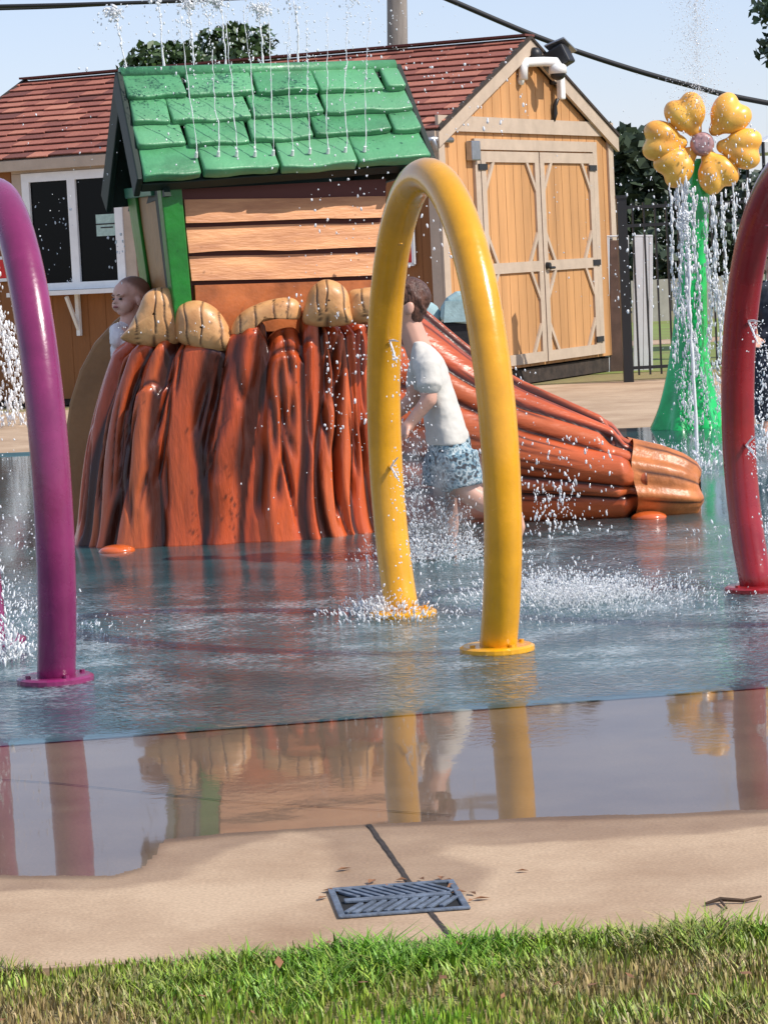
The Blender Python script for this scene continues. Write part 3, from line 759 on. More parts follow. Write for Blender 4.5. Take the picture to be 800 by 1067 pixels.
# roof
eL, eR = hp(149, 189, -.10), hp(447, 167, -.10); rL, rR = hp(127, 77, .36), hp(411, 69, .36)
bL = hp(112, 206, .98); bR = bL + (eR - eL)
def roof():
    rid = (rR - rL); nf = (eR - eL).cross(rL - eL).normalized()
    if nf.z < 0: nf = -nf
    nb = (bR - bL).cross(rL - bL).normalized()
    if nb.z < 0: nb = -nb
    rf = None
    for (aL, aR, n_, back) in ((eL, eR, nf, False), (bL, bR, nb, True)):
        b = MB(); tk = .05
        b.prism([aL - n_ * .02, aR - n_ * .02, rR - n_ * .02, rL - n_ * .02], -n_ * tk)
        ob = b.build('roof_deck', M['darkgreen'], play, bevel=.004)
        sh = MB(); rg = random.Random(5 + back)
        cuts_t = [0, .30, .525, .755, 1.0]
        for r in range(4):
            t0, t1 = cuts_t[r], cuts_t[r + 1]
            cs = [0.0]
            first = rg.uniform(.10, .26) if r % 2 == 0 else rg.uniform(.17, .22)
            pos = first
            while pos < .93:
                cs.append(pos); pos += rg.uniform(.2, .29)
            cs.append(1.0)
            for k in range(len(cs) - 1):
                s0, s1 = cs[k] + (.004 if k else 0), cs[k + 1] - (.004 if k < len(cs) - 2 else 0)
                sl = rg.uniform(-.012, .012)
                def W(s, t): return (aL.lerp(aR, s)).lerp(rL.lerp(rR, s), t)
                jt = rg.uniform(-.012, .012)
                te = t0 - .035 + jt if r else t0 - .02 + jt
                hi = n_ * (.040 + rg.uniform(-.006, .006)); lo = n_ * (.004)
                nx_ = 6; ringv = []
                for q in range(nx_ + 1):
                    sa = s0 + (s1 - s0) * q / nx_
                    wv = .007 * math.sin(sa * 37 + r * 3 + k) + (.004 if q in (0, nx_) else 0); lf = .006 * math.sin(sa * 23 + k * 2 + r)
                    up_, lw_ = W(sa + sl * .6, t1), W(sa, te + wv)
                    ringv += [up_ + n_ * .012, lw_ + hi * 1.25 + n_ * lf, lw_ - n_ * .006, up_ - n_ * .008]
                fs_ = [(4 * q + e, 4 * q + (e + 1) % 4, 4 * q + 4 + (e + 1) % 4, 4 * q + 4 + e) for q in range(nx_) for e in range(4)] + [(3, 2, 1, 0), (4 * nx_, 4 * nx_ + 1, 4 * nx_ + 2, 4 * nx_ + 3)]
                sh.add(ringv, fs_, tone=((r * 5 + k * 3) % 7) / 8)
        shp = sh.build('shingle_course', M['shingle'], play if ob is None else ob, bevel=.011, smooth=True)
    # gable ends and ridge cap
    for P_ in (0, 1):
        b = MB(); aa, rr, cc = (eL, rL, bL) if not P_ else (eR, rR, bR)
        off = hu_ * (.10 if not P_ else -.14)
        dn = V((0, 0, -.07))
        b.prism([aa + off + dn, rr + off + dn * 1.2, cc + off + dn], hu_ * .03)
        b.build('gable_end', M['darkgreen'], play)
    for (p, q, nn) in ((eL, rL, nf), (bL, rL, nb), (eR, rR, nf), (bR, rR, nb)):
        b = MB(); out = -hu_ if p in (eL, bL) else hu_
        b.prism([p + nn * .02, q + nn * .02, q - nn * .10, p - nn * .10], out * .03); b.build('rake_board', M['darkgreen'], play, bevel=.006)
    b = MB(); b.tube([rL - hu_ * .01 + V((0, 0, .0)), rR + V((0, 0, .0))], .035, 10); b.build('ridge_cap', M['shingle'], play, smooth=True)
    for px, py in [(203, 169), (226, 168), (245, 168), (264, 168), (283, 167), (303, 167), (321, 165), (340, 165), (358, 164), (378, 163)]:
        q = PP(px, py, eL, nf) + nf * .035; b = MB(); b.tube([q, q + nf * .02 + V((0, 0, .01))], [.009, .006], 8); b.build('nozzle', M['white'], play)
        NOZ.append(q + nf * .02)
    return nf
NOZ = []
NF = roof()

# log slide
def log_slide():
    rg = np.random.default_rng(4)
    top_px = [(380, 285), (441, 323), (480, 356), (502, 373), (540, 397), (580, 415), (620, 433), (650, 447), (668, 458)]
    Yc = lambda px: 13.95 - (px - 380) / 288 * .25
    st = [(px, PY(px, py, Yc(px))) for px, py in top_px]
    xs = np.array([p.x for _, p in st]); zs = np.array([p.z for _, p in st]); ys = np.array([p.y for _, p in st])
    nT, nS = 150, 260
    t = np.linspace(0, 1, nT); xx = xs[0] + (xs[-1] - xs[0]) * t
    zt = np.interp(xx, xs, zs); yc = np.interp(xx, xs, ys)
    k = np.ones(9) / 9; zt = np.convolve(np.pad(zt, 4, mode='edge'), k, 'valid')
    s = np.arange(nS) / nS; N = 12
    w = rg.uniform(.4, 1.6, N); bounds = np.cumsum(w) / w.sum(); bounds -= bounds[0] / 2
    T, I, Wd = lobe_field(s, t, bounds, rg.uniform(.002, .009, N), rg.uniform(-.06, .06, N) - .03, rg.uniform(.4, 1, N), rg.random(N))
    th = 2 * np.pi * s
    prof = 1 - np.abs(2 * T - 1) ** 2.4
    ry = (.42 - .14 * t)[:, None]; rz = (zt * .56)[:, None]; zc = (zt * .44)[:, None]
    end = (1 - sstep(.955, 1.0, t))[:, None]
    la = rg.uniform(.02, .05, N)[I]; te = rg.uniform(.88, 1.0, N)[I]
    d = la * prof - .03
    tt = t[:, None] * np.ones_like(T)
    roundend = 1 - .22 * sstep(te - .06, te, tt)
    X = xx[:, None] + 0 * T + .03 * np.sin(th)[None] * 0
    cy_, cz_ = np.cos(th)[None], np.sin(th)[None]
    Y_ = yc[:, None] + (ry + d) * roundend * cy_; Z_ = zc + (rz + d) * roundend * cz_
    per = 2.2
    dw = np.minimum(T, 1 - T) * Wd * per
    gwid = rg.uniform(.008, .030, N)[I]
    gr = 1 - sstep(gwid * .4, gwid * 1.4 + .004, dw)
    gr = np.maximum(gr, sstep(.985, 1.0, tt) * .9)
    for q in range(60):
        s0 = rg.random(); a, c_ = rg.uniform(0, .5), rg.uniform(.2, .5); ww = rg.uniform(.004, .009)
        cur = s0 - .02 * (t - .5) + .004 * np.sin(7 * t + q)
        dd = np.abs(((s[None] - cur[:, None] + .5) % 1) - .5) * per
        g_ = np.exp(-(dd / ww) ** 2) * sstep(a, a + .1, tt) * (1 - sstep(a + c_ - .1, a + c_, tt))
        gr = np.maximum(gr, g_ * .9)
    tone = np.clip(prof * rg.uniform(.1, 1, N)[I] * (.4 + .6 * fbm(T * 2 + I * 2.7, tt * 6, 3)), 0, 1)
    P = np.stack([X, Y_, Z_], -1)
    capr = P[-1:].copy(); capr[..., 1] = yc[-1] + (capr[..., 1] - yc[-1]) * .6; capr[..., 2] = zc[-1] + (capr[..., 2] - zc[-1]) * .6
    P = np.concatenate([P, capr]); gr = np.concatenate([gr, np.ones((1, nS))]); tone = np.concatenate([tone, tone[-1:]])
    m = P.shape[0]; i = np.arange(m * nS).reshape(m, nS); j = np.roll(i, -1, 1)
    fs = np.stack([i[:-1], i[1:], j[1:], j[:-1]], -1).reshape(-1, 4)
    lg = np_mesh('log_slide', P.reshape(-1, 3), fs, M['log'], parent=play, smooth=True, attrs={'groove': gr.ravel() * .97, 'tone': tone.ravel()})
    # core that sticks out of the bark
    yk = float(yc[-1])
    tops = [(655, 456), (672, 460), (690, 464), (708, 471), (722, 480), (727, 488), (726.5, 497)]; bots = [(655, 548), (672, 547), (690, 547), (706, 545), (718, 541), (724, 533), (725, 520)]
    nS = 90; rings = []; gg = []
    for q, (a, c_) in enumerate(zip(tops, bots)):
        A_, B_ = PY(*a, yk), PY(*c_, yk); zc_, rz_ = (A_.z + B_.z) / 2, (A_.z - B_.z) / 2; x_ = A_.x
        f = q / 6
        for kk in range(nS):
            an = 2 * math.pi * kk / nS
            lob = 1 + .045 * math.cos(9 * an + 1.0) + .02 * math.cos(17 * an)
            g_ = max(0, 1 - abs(((an * 9 / (2 * math.pi) + .5) % 1) - .5) * 14) if 1 <= q <= 5 else 0
            rings.append((x_ + .012 * math.sin(4 * an), yk + rz_ * 1.12 * lob * math.cos(an), zc_ + rz_ * lob * math.sin(an))); gg.append(g_ * .9)
    nR = len(tops)
    fs = [(r * nS + kk, (r + 1) * nS + kk, (r + 1) * nS + (kk + 1) % nS, r * nS + (kk + 1) % nS) for r in range(nR - 1) for kk in range(nS)] + [tuple((nR - 1) * nS + kk for kk in range(nS))]
    b = MB(); b.add(rings, fs, groove=gg); b.build('log_core', M['core'], lg, smooth=True)
log_slide()
for (px, py, r, lab) in ((122, 576, .085, 'low orange cap on the wet pad by the stump'), (676, 541, .085, 'low orange cap on the wet pad by the slide end')):
    p = G(px, py); b = MB(); b.ball(p + V((0, 0, .008)), (r, r * .9, .03), 24, 10)
    tag(b.build('anchor_dome', M['orange_cap'], base=p, smooth=True), lab, 'anchor dome')

# ================================================================== FLOWER
fb = G(716, 446)
flower = thing('flower_fountain', fb, 'tall flower fountain with orange-yellow petals on a green stem', 'flower fountain')
def stemmesh():
    nS, nH = 72, 40; vs = []; fs = []
    topx = PY(731, 165, fb.y)
    for r in range(nH):
        f = r / (nH - 1); z = f * topx.z
        rad = .070 + .055 * (1 - f) + .13 * math.exp(-z / .30)
        for k in range(nS):
            a = 2 * math.pi * k / nS
            rr = rad * (1 + (.13 * math.exp(-z / .5)) * math.cos(7 * a + .8) + .03 * math.cos(3 * a + z * 2))
            bend = (topx.x - fb.x) * f ** 1.4
            vs.append((fb.x + bend + rr * math.cos(a), fb.y + rr * math.sin(a), z))
    fs = [(r * nS + k, r * nS + (k + 1) % nS, (r + 1) * nS + (k + 1) % nS, (r + 1) * nS + k) for r in range(nH - 1) for k in range(nS)] + [tuple((nH - 1) * nS + k for k in range(nS))]
    b = MB(); b.add(vs, fs); b.build('stem', M['stem'], flower, smooth=True)
stemmesh()
fc = PY(731, 150, fb.y - .12)
def petal(px, py, rot):
    """heart shaped puffy petal : two lobes fused"""
    c = PY(px, py, fb.y - .12); d = (c - fc); d.y = 0
    ang = math.atan2(d.z, d.x)
    R = Matrix.Rotation(-ang, 3, 'Y')
    tilt = R @ Matrix.Rotation(0, 3, 'Z')
    b = MB(); L_ = .105
    for sg in (-1, 1):
        b.ball(c + tilt @ V((.025, -.02, sg * .046)), (.130, .10, .092), 18, 12, tilt @ Matrix.Rotation(sg * -.32, 3, 'Y'))
    b.ball(c + tilt @ V((-.075, .0, 0)), (.09, .06, .06), 14, 10, tilt)
    b.build('petal', M['petal'], flower, voxel=.012, smooth_it=14)
for p in ((692, 147, 0), (706, 170, 0), (716, 121, 0), (757, 122, 0), (770, 154, 0), (745, 177, 0)): petal(*p)
b = MB(); b.ball(fc + V((0, -.02, 0)), (.085, .08, .085), 20, 14)
for k in range(9):
    a = k * 2 * math.pi / 9; b.ball(fc + V((math.cos(a) * .055, -.07, math.sin(a) * .055)), .024, 8, 6)
b.build('hub', M['hub'], flower, voxel=.014)

# ================================================================== SHED
LD = V((-.889, .457, 0)).normalized(); GD = V((.457, .889, 0)).normalized()
NG = V((GD.y, -GD.x, 0)); NL = V((LD.y, -LD.x, 0)) * -1
if NL.y > 0: NL = -NL
C0 = G(468, 412)
def g_of(px, py, o=0.0):
    p = PP(px, py, C0 + NG * o, NG) - C0; return p.dot(GD), p.z
def l_of(px, py, o=0.0):
    p = PP(px, py, C0 + NL * o, NL) - C0; return p.dot(LD), p.z
GWID = g_of(645, 386)[0]; LEN = 5.6
EAVE = l_of(466, 131)[1]; 
APEX = (PP(552, 40, C0 + GD * (GWID / 2), GD) - C0).z
shed = thing('storage_shed', C0, 'tan storage shed with red-brown shingle roof and double doors behind the splash pad', 'shed')
def sg(g, z, o=0.0): return C0 + GD * g + NG * o + V((0, 0, z))
def sl(l, z, o=0.0): return C0 + LD * l + NL * o + V((0, 0, z))
BZ = .16
def shed_build():
    p = lambda g, l, z: C0 + GD * g + LD * l + V((0, 0, z))
    # walls
    def siding(name, f, w, z0, top, m, o=0.0, pitch=.2):
        b = MB(); n = max(1, round(w / pitch)); pw = w / n
        for i in range(n):
            a0, a1 = i * pw + .006, (i + 1) * pw - .006
            b.prism([f(a0, z0, o), f(a1, z0, o), f(a1, top(a1), o), f(a0, top(a0), o)], f(0, 0, o - .03) - f(0, 0, o))
            b.prism([f(a1, z0, o - .004), f(a1 + .012, z0, o - .004), f(a1 + .012, top(a1), o - .004), f(a1, top(a1), o - .004)], f(0, 0, o - .03) - f(0, 0, o - .004))
        return b.build(name, m, shed)
    gt = lambda a: EAVE - .08 + (APEX - EAVE) * (1 - abs(2 * a / GWID - 1)) - .06
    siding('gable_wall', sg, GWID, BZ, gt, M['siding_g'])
    siding('long_wall', sl, LEN, BZ - .1, lambda a: EAVE - .04, M['siding_shade'])
    b = MB()
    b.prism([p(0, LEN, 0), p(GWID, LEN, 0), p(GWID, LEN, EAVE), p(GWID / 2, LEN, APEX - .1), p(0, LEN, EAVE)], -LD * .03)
    b.build('gable_wall', M['siding_shade'], shed)
    b = MB(); b.prism([p(GWID, 0, 0), p(GWID, LEN, 0), p(GWID, LEN, EAVE), p(GWID, 0, EAVE)], -GD * .03); b.build('long_wall', M['siding_shade'], shed)
    b = MB(); b.box((p(.02, .02, BZ / 2 - .01) + p(GWID - .02, LEN, BZ / 2 - .01)) / 2, (LEN - .04, GWID - .04, BZ - .02), Matrix((LD, GD, V((0, 0, 1)))).transposed()); b.build('skid_base', M['timber'], shed)
    # roof with courses
    for side_ in (0, 1):
        over_l0, over_l1 = .035, .10
        def W(l, t):                            # t 0 eave .. 1 ridge
            ov = -.09
            g0, g1_ = (ov, GWID / 2) if side_ == 0 else (GWID - ov, GWID / 2)
            slope = (APEX - EAVE) / (GWID / 2)
            z0 = EAVE + ov * slope
            return C0 + LD * l + GD * (g0 + (g1_ - g0) * t) + V((0, 0, z0 + (APEX - z0) * t))
        n_ = (W(1, 0) - W(0, 0)).cross(W(0, 1) - W(0, 0)).normalized(); n_ = n_ if n_.z > 0 else -n_
        b = MB(); b.prism([W(-over_l0, 0), W(LEN + over_l1, 0), W(LEN + over_l1, 1), W(-over_l0, 1)], -n_ * .04); deck = b.build('roof', M['trim'], shed)
        b = MB(); rg = random.Random(3 + side_); nc = 14
        for r in range(nc):
            t0, t1_ = r / nc, (r + 1) / nc + .012
            l = -over_l0 - .02
            while l < LEN + over_l1:
                w = rg.uniform(.12, .3); l1 = min(l + w, LEN + over_l1 + .02)
                dt = rg.uniform(-.006, .006)
                a = [W(l, t0 + dt) + n_ * .034, W(l1 - .004, t0 + dt) + n_ * .034, W(l1 - .004, min(t1_, 1)) + n_ * .012, W(l, min(t1_, 1)) + n_ * .012]
                c = [q - n_ * .011 for q in a]
                b.hexa(a, c, tone=min(1, max(0, rg.gauss(.5, .22))))
                l = l1
        b.build('shingle_course', M['roof'], deck)
        # fascia on the eave
        b = MB(); fz = V((0, 0, -.10)); e0, e1 = W(-over_l0, 0), W(LEN + over_l1, 0); on = NL if side_ == 0 else -NL
        b.prism([e0 + V((0, 0, .0)), e1 + V((0, 0, .0)), e1 + fz, e0 + fz], on * .025); b.build('fascia', M['trim'], shed)
        b = MB(); s0, s1 = W(-over_l0, 0) + fz * .9, W(LEN + over_l1, 0) + fz * .9
        b.prism([s0, s1, s1 - on * .17, s0 - on * .17], V((0, 0, -.012))); b.build('soffit', M['trim'], shed)
        # rake boards of both gables
        for (l, out) in ((-over_l0, NG), (LEN + over_l1, -NG)):
            a_, r_ = W(l, -.0), W(l, 1); dn = V((0, 0, -.15)); 
            b = MB(); b.prism([a_, r_, r_ + dn, a_ + dn], out * .03); b.build('rake_board', M['trim'], shed)
            b = MB(); b.prism([a_ + V((0, 0, .03)), r_ + V((0, 0, .03)), r_, a_], out * .045); b.build('drip_edge', M['timber'], shed)
        b = MB(); soff = [W(-over_l0, 0) - n_ * .045, W(-over_l0, 1) - n_ * .045, W(0.0, 1) - n_ * .045, W(0.0, 0) - n_ * .045]
        b.prism(soff, -n_ * .012); b.build('soffit', M['trim'], shed)
    b = MB(); ra, rb = C0 + GD * GWID / 2 + V((0, 0, APEX + .035)) - LD * .06, C0 + GD * GWID / 2 + V((0, 0, APEX + .035)) + LD * (LEN + .12)
    b.bar(ra, rb, .22, .02); b.build('ridge_cap', M['roof'], shed)
    # trims of the gable
    zt = g_of(560, 132)[1]
    b = MB(); b.prism([sg(-.03, zt + .07, .004), sg(GWID + .03, zt + .07, .004), sg(GWID + .03, zt - .07, .004), sg(-.03, zt - .07, .004)], NG * .03); b.build('band_board', M['trim'], shed)
    for g0, g1_ in ((-.025, .10), (GWID - .10, GWID + .025)):
        b = MB(); b.prism([sg(g0, BZ, .003), sg(g1_, BZ, .003), sg(g1_, zt - .073, .003), sg(g0, zt - .073, .003)], NG * .022); b.build('corner_board', M['trim'], shed)
    b = MB(); b.prism([sl(0.0, BZ - .1, .003), sl(.10, BZ - .1, .003), sl(.10, EAVE - .1, .003), sl(0.0, EAVE - .1, .003)], NL * .022); b.build('corner_board', M['trim'], shed)
    # doors
    gL, gR = g_of(497, 280)[0], g_of(624, 280)[0]; zTop = g_of(560, 157)[1]; zB = BZ + .03
    fw = .11
    for (a, c, z0, z1) in ((gL, gL + fw, zB, zTop), (gR - fw, gR, zB, zTop), (gL, gR, zTop, zTop + .1)):
        b = MB(); b.prism([sg(a, z0, .003), sg(c, z0, .003), sg(c, z1, .003), sg(a, z1, .003)], NG * .028); b.build('door_frame', M['trim'], shed)
    dl0, dl1 = gL + fw + .012, gR - fw - .012; mid = (dl0 + dl1) / 2
    for di, (a, c) in enumerate(((dl0, mid - .012), (mid + .012, dl1))):
        root = MB(); n = 7; pw = (c - a) / n
        for i in range(n):
            root.prism([sg(a + i * pw + .004, zB, .012), sg(a + (i + 1) * pw - .004, zB, .012), sg(a + (i + 1) * pw - .004, zTop - .015, .012), sg(a + i * pw + .004, zTop - .015, .012)], -NG * .008)
        door = root.build('door', M['siding_g'], shed)
        b = MB(); b.prism([sg(a, zB, .002), sg(c, zB, .002), sg(c, zTop - .015, .002), sg(a, zTop - .015, .002)], -NG * .004); b.build('door_backing', M['timber'], door)
        rw = .10; zz = [zB, zB + (zTop - zB) * .455, zTop - .015]; f_ = MB()
        def rail(g0, g1_, z0, z1, o=.013, t=.022): f_.prism([sg(g0, z0, o), sg(g1_, z0, o), sg(g1_, z1, o), sg(g0, z1, o)], NG * t)
        rail(a, a + rw, zz[0], zz[2]); rail(c - rw, c, zz[0], zz[2])
        for z_ in (zz[0], zz[1] - rw / 2, zz[2] - rw): rail(a + rw, c - rw, z_, z_ + rw)
        q = .2
        for (z0, z1) in ((zz[0] + rw, zz[1] - rw / 2), (zz[1] + rw / 2, zz[2] - rw)):
            for (gx_, gs) in ((a + rw, 1), (c - rw, -1)):
                for (zx, zs) in ((z0, 1), (z1, -1)):
                    w = .075
                    pts = [sg(gx_, zx + zs * q, .0135), sg(gx_, zx + zs * (q + w), .0135), sg(gx_ + gs * (q * .75 + w * .7), zx, .0135), sg(gx_ + gs * q * .75, zx, .0135)]
                    f_.prism(pts, NG * .020)
        f_.build('door_stile', M['trim'], door)
        hinge_g = a + .02 if di == 0 else c - .02
        for z_ in (zTop - .16, zz[1], zB + .15):
            b = MB(); b.prism([sg(hinge_g - .09, z_ - .028, .034), sg(hinge_g + .09, z_ - .028, .034), sg(hinge_g + .09, z_ + .028, .034), sg(hinge_g - .09, z_ + .028, .034)], NG * .012); b.build('hinge', M['black'], door)
    b = MB(); b.tube([sg(mid + .06, zB + (zTop - zB) * .455 + .0, .037), sg(mid + .06, zB + (zTop - zB) * .455, .075)], [.035, .03], 12); b.tube([sg(mid + .06, zB + .9, .07), sg(mid + .17, zB + .9, .07)], .014, 8)
    b.build('door_handle', M['black'], shed)
    # wall box left of the door
    g_, z_ = g_of(489, 157); b = MB(); b.prism([sg(g_ - .09, z_ - .09, .004), sg(g_ + .09, z_ - .09, .004), sg(g_ + .09, z_ + .09, .004), sg(g_ - .09, z_ + .09, .004)], NG * .07); b.build('junction_box', M['steel'], shed, bevel=.01)
    # window on the long wall
    l1, zw1 = l_of(24, 180); l0, zw0 = l_of(134, 300); zw1 = l_of(70, 178)[1]; zw0 = l_of(85, 301)[1]
    wm = l_of(79, 240)[0]
    out = .03
    win = None
    b = MB(); fw = .085
    for (a, c, z0, z1) in ((l0, l0 + fw, zw0, zw1), (l1 - fw, l1, zw0, zw1), (l0 + fw, l1 - fw, zw1 - fw, zw1), (l0 + fw, l1 - fw, zw0, zw0 + .07), (wm - .045, wm + .045, zw0 + .07, zw1 - fw)):
        b.prism([sl(a, z0, .004), sl(c, z0, .004), sl(c, z1, .004), sl(a, z1, .004)], NL * .04)
    win = b.build('window_frame', M['white'], shed)
    for (a, c) in ((l0 + fw, wm - .045), (wm + .045, l1 - fw)):
        b = MB(); b.prism([sl(a, zw0 + .07, .006), sl(c, zw0 + .07, .006), sl(c, zw1 - fw, .006), sl(a, zw1 - fw, .006)], NL * .008); b.build('pane', M['dark_glass'], win)
    for (a, c, z0, z1) in ((l0 - .12, l1 + .12, zw1 + .003, zw1 + .11), (l0 - .12, l0 - .003, zw0, zw1), (l1 + .003, l1 + .12, zw0, zw1)):
        b = MB(); b.prism([sl(a, z0, .003), sl(c, z0, .003), sl(c, z1, .003), sl(a, z1, .003)], NL * .024); b.build('window_trim', M['trim'], win)
    b = MB(); b.prism([sl(l0 - .1, zw0 - .004, .003), sl(l1 + .1, zw0 - .004, .003), sl(l1 + .1, zw0 - .045, .003), sl(l0 - .1, zw0 - .045, .003)], NL * .26); b.build('counter', M['white'], win)
    lb = l_of(83, 320)[0]
    b = MB(); zt_ = zw0 - .045
    b.bar(sl(lb, zt_ - .4, .03), sl(lb, zt_, .03), .04, .04, NL); b.bar(sl(lb, zt_ - .34, .04), sl(lb, zt_ - .02, .22), .03, .03, NL); b.build('bracket', M['white'], win)
    # notice taped on the pane
    nl0, nz1 = l_of(124, 222); nl1, nz0 = l_of(102, 246); b = MB()
    b.prism([sl(nl0, nz0, .016), sl(nl1, nz0, .016), sl(nl1, nz1, .016), sl(nl0, nz1, .016)], NL * .003); nt_ = b.build('notice', M['paper'], win)
    b = MB()
    for f0, f1, x0, x1 in ((.52, .58, 0, 1), (.36, .42, .25, .8)):
        za, zb = nz0 + (nz1 - nz0) * f0, nz0 + (nz1 - nz0) * f1; la, lb_ = nl0 + (nl1 - nl0) * x0, nl0 + (nl1 - nl0) * x1
        b.prism([sl(la, za, .021), sl(lb_, za, .021), sl(lb_, zb, .021), sl(la, zb, .021)], NL * .001)
    b.build('notice_line', M['black'], nt_)
shed_build()
# fittings on the gable
def gl(px, py, o=.02): g_, z_ = g_of(px, py); return sg(g_, z_, o)
cam_r = thing('security_camera', gl(538, 82), 'white dome security camera on an elbow arm under the shed gable peak', 'security camera')
b = MB(); b.tube([gl(541, 83, .0), gl(541, 83, .0) + NG * .03], .05, 12)
k0 = gl(539, 83, .06); b.tube([k0, gl(539, 68, .06) , gl(541, 65, .07), gl(550, 65, .16), gl(555, 66, .24), gl(556, 70, .25)], .045, 12); b.build('arm', M['white'], cam_r, smooth=True)
b = MB(); dm_ = gl(556, 75, .25); b.tube([dm_ + V((0, 0, .06)), dm_ + V((0, 0, .04)), dm_ + V((0, 0, -.03))], [.06, .085, .088], 18); b.build('housing', M['white'], cam_r, smooth=True)
b = MB(); b.ball(dm_ + V((0, 0, -.035)), (.075, .075, .06), 16, 10); b.build('lens_dome', M['black'], cam_r, smooth=True)
fl = thing('flood_light', gl(558, 58), 'black flood light beside the white camera under the gable peak', 'flood light')
b = MB(); b.tube([gl(551, 60, .0), gl(553, 60, .12)], .05, 10); b.ball(gl(549, 57, .08), .07, 10, 8); b.build('mount', M['black'], fl, smooth=True)
b = MB(); q0 = gl(562, 62, .20); b.box(q0, (.16, .24, .20), Matrix((GD, NG, V((0, 0, 1)))).transposed() @ Matrix.Rotation(.45, 3, 'X')); b.build('lamp_head', M['black'], fl, bevel=.02)
b = MB(); b.box(q0 + V((0, 0, .10)) + GD * .06, (.26, .22, .02), Matrix((GD, NG, V((0, 0, 1)))).transposed() @ Matrix.Rotation(.3, 3, 'X') @ Matrix.Rotation(.5, 3, 'Y')); b.build('visor', M['steel'], fl, bevel=.004)
wa_ = thing('antenna_box', gl(575, 92), 'narrow upright white antenna box with black cable on the shed gable', 'antenna')
b = MB(); b.box(gl(575.5, 92, .09), (.10, .06, .22), Matrix((GD, NG, V((0, 0, 1)))).transposed()); b.build('housing', M['white'], wa_, bevel=.015)
b = MB(); b.tube([gl(573, 85, .0), gl(573, 85, .06)], .03, 8); b.tube([gl(574, 103, .07), gl(574, 110, .04), gl(575, 118, .03), gl(574, 126, .03)], [.02, .022, .028, .015], 8); b.build('cable', M['black'], wa_, smooth=True)
# pipe bracket under the eave at the corner
b = MB(); b.tube([PY(436, 148, 25.85), PY(451, 145, 25.85), PY(454, 158, 25.85)], [.035, .035, .03], 10)
b.tube([PY(450, 145, 25.85), PY(450, 145, 25.85) - NL * .4], .03, 8)
tag(b.build('drain_pipe', M['steel'], base=PY(450, 145, 25.85), smooth=True), 'bent grey pipe sticking out under the shed eave near the corner', 'pipe')
# red sign boards on the long wall
def redsign(tri, label):
    l_p = [l_of(*p) for p in tri]; pts = [sl(a, z, .02) for a, z in l_p]
    r = thing('wall_sign', pts[0], label, 'sign')
    b = MB(); b.prism(pts, NL * .015); b.build('face', M['signred'], r)
    c = sum(pts, V((0, 0, 0))) / len(pts); b = MB()
    for i in range(len(pts)):
        a_, c_ = pts[i], pts[(i + 1) % len(pts)]; b.bar(a_ + NL * .012, c_ + NL * .012, .03, .03, NL)
    b.build('border', M['white'], r)
redsign([(409, 275), (433, 275), (431, 226)], 'red triangular sign with white edge on the shed wall inside the yellow hoop')
redsign([(-18, 293), (12, 291), (11, 268), (-18, 270)], 'red sign with white edge on the shed wall behind the purple hoop')

# stroller by the shed corner
sp = V((PY(489, 400, 24.6).x, 24.6, 0.0))
st = thing('stroller', sp, 'black baby stroller with pale teal hood parked by the shed corner', 'stroller')
b = MB(); 
hood = []
for k in range(9):
    a = math.radians(-20 + k * 25); hood.append((-.02 + .21 * math.cos(a), .24 * math.sin(a)))
b = MB(); q = [sp + V((x, -.22, .72 + z)) for x, z in hood]; b.prism(q, (0, .44, 0)); b.build('hood', M['canopy_fabric'], st, bevel=.03)
b = MB(); b.prism([sp + V((-.2, -.235, .70)), sp + V((.2, -.235, .70)), sp + V((.2, -.235, .86)), sp + V((-.18, -.235, .88))], (0, .012, 0)); b.build('window_flap', M['canopy_fabric'], st)
b = MB(); b.prism([sp + V((-.22, -.2, .70)), sp + V((.22, -.2, .70)), sp + V((.16, -.2, .28)), sp + V((-.1, -.2, .28))], (0, .4, 0)); b.build('seat', M['blackfabric'], st, bevel=.03)
b = MB(); b.ball(sp + V((-.33, 0, .74)), (.12, .14, .14), 12, 8); b.build('bag', M['canopy_fabric'], st, smooth=True)
for sy in (-.24, .24):
    b = MB(); b.tube([sp + V((.26, sy, .84)), sp + V((.20, sy, .6)), sp + V((-.22, sy, .12))], .014, 8); b.tube([sp + V((-.3, sy, .7)), sp + V((.0, sy, .4)), sp + V((.28, sy, .12))], .014, 8); b.build('frame', M['white'], st, smooth=True)
    for sx in (-.24, .29):
        b = MB(); b.tube([sp + V((sx, sy - .02, .12)), sp + V((sx, sy + .02, .12))], .12, 18); b.build('wheel', M['black'], st, bevel=.008)

# ================================================================== FENCES AND FAR THINGS
fY = G(655, 398).y
f0 = V((G(655, 398).x, fY, 0)); f1 = V((9.5, fY + .3, 0))
mf = thing('metal_fence', f0, 'black metal picket fence between the shed and the green lawn', 'fence')
b = MB(); fdir = (f1 - f0).normalized(); fl_ = (f1 - f0).length; x = .1
while x < fl_:
    p = f0 + fdir * x; b.box(p + V((0, 0, .86)), (.018, .018, 1.6)); x += .105
b.build('picket_panel', M['fence_black'], mf)
for z_ in (.13, 1.45, 1.62):
    b = MB(); b.bar(f0 + V((0, 0, z_)), f1 + V((0, 0, z_)), .03, .03); b.build('rail', M['fence_black'], mf)
for x in (0, 2.4, 4.8, 7.0):
    p = f0 + fdir * x; b = MB(); w = .09 if x == 0 else .06
    b.box(p + V((0, 0, .85)), (w, w, 1.72)); b.box(p + V((0, 0, 1.72)), (w * 1.2, w * 1.2, .03)); b.build('post', M['fence_black'], mf)
vY = fY + 2.6
vf = thing('vinyl_screen', PY(660, 385, vY), 'pale grey vinyl board screen beside the shed, behind the black fence post', 'screen')
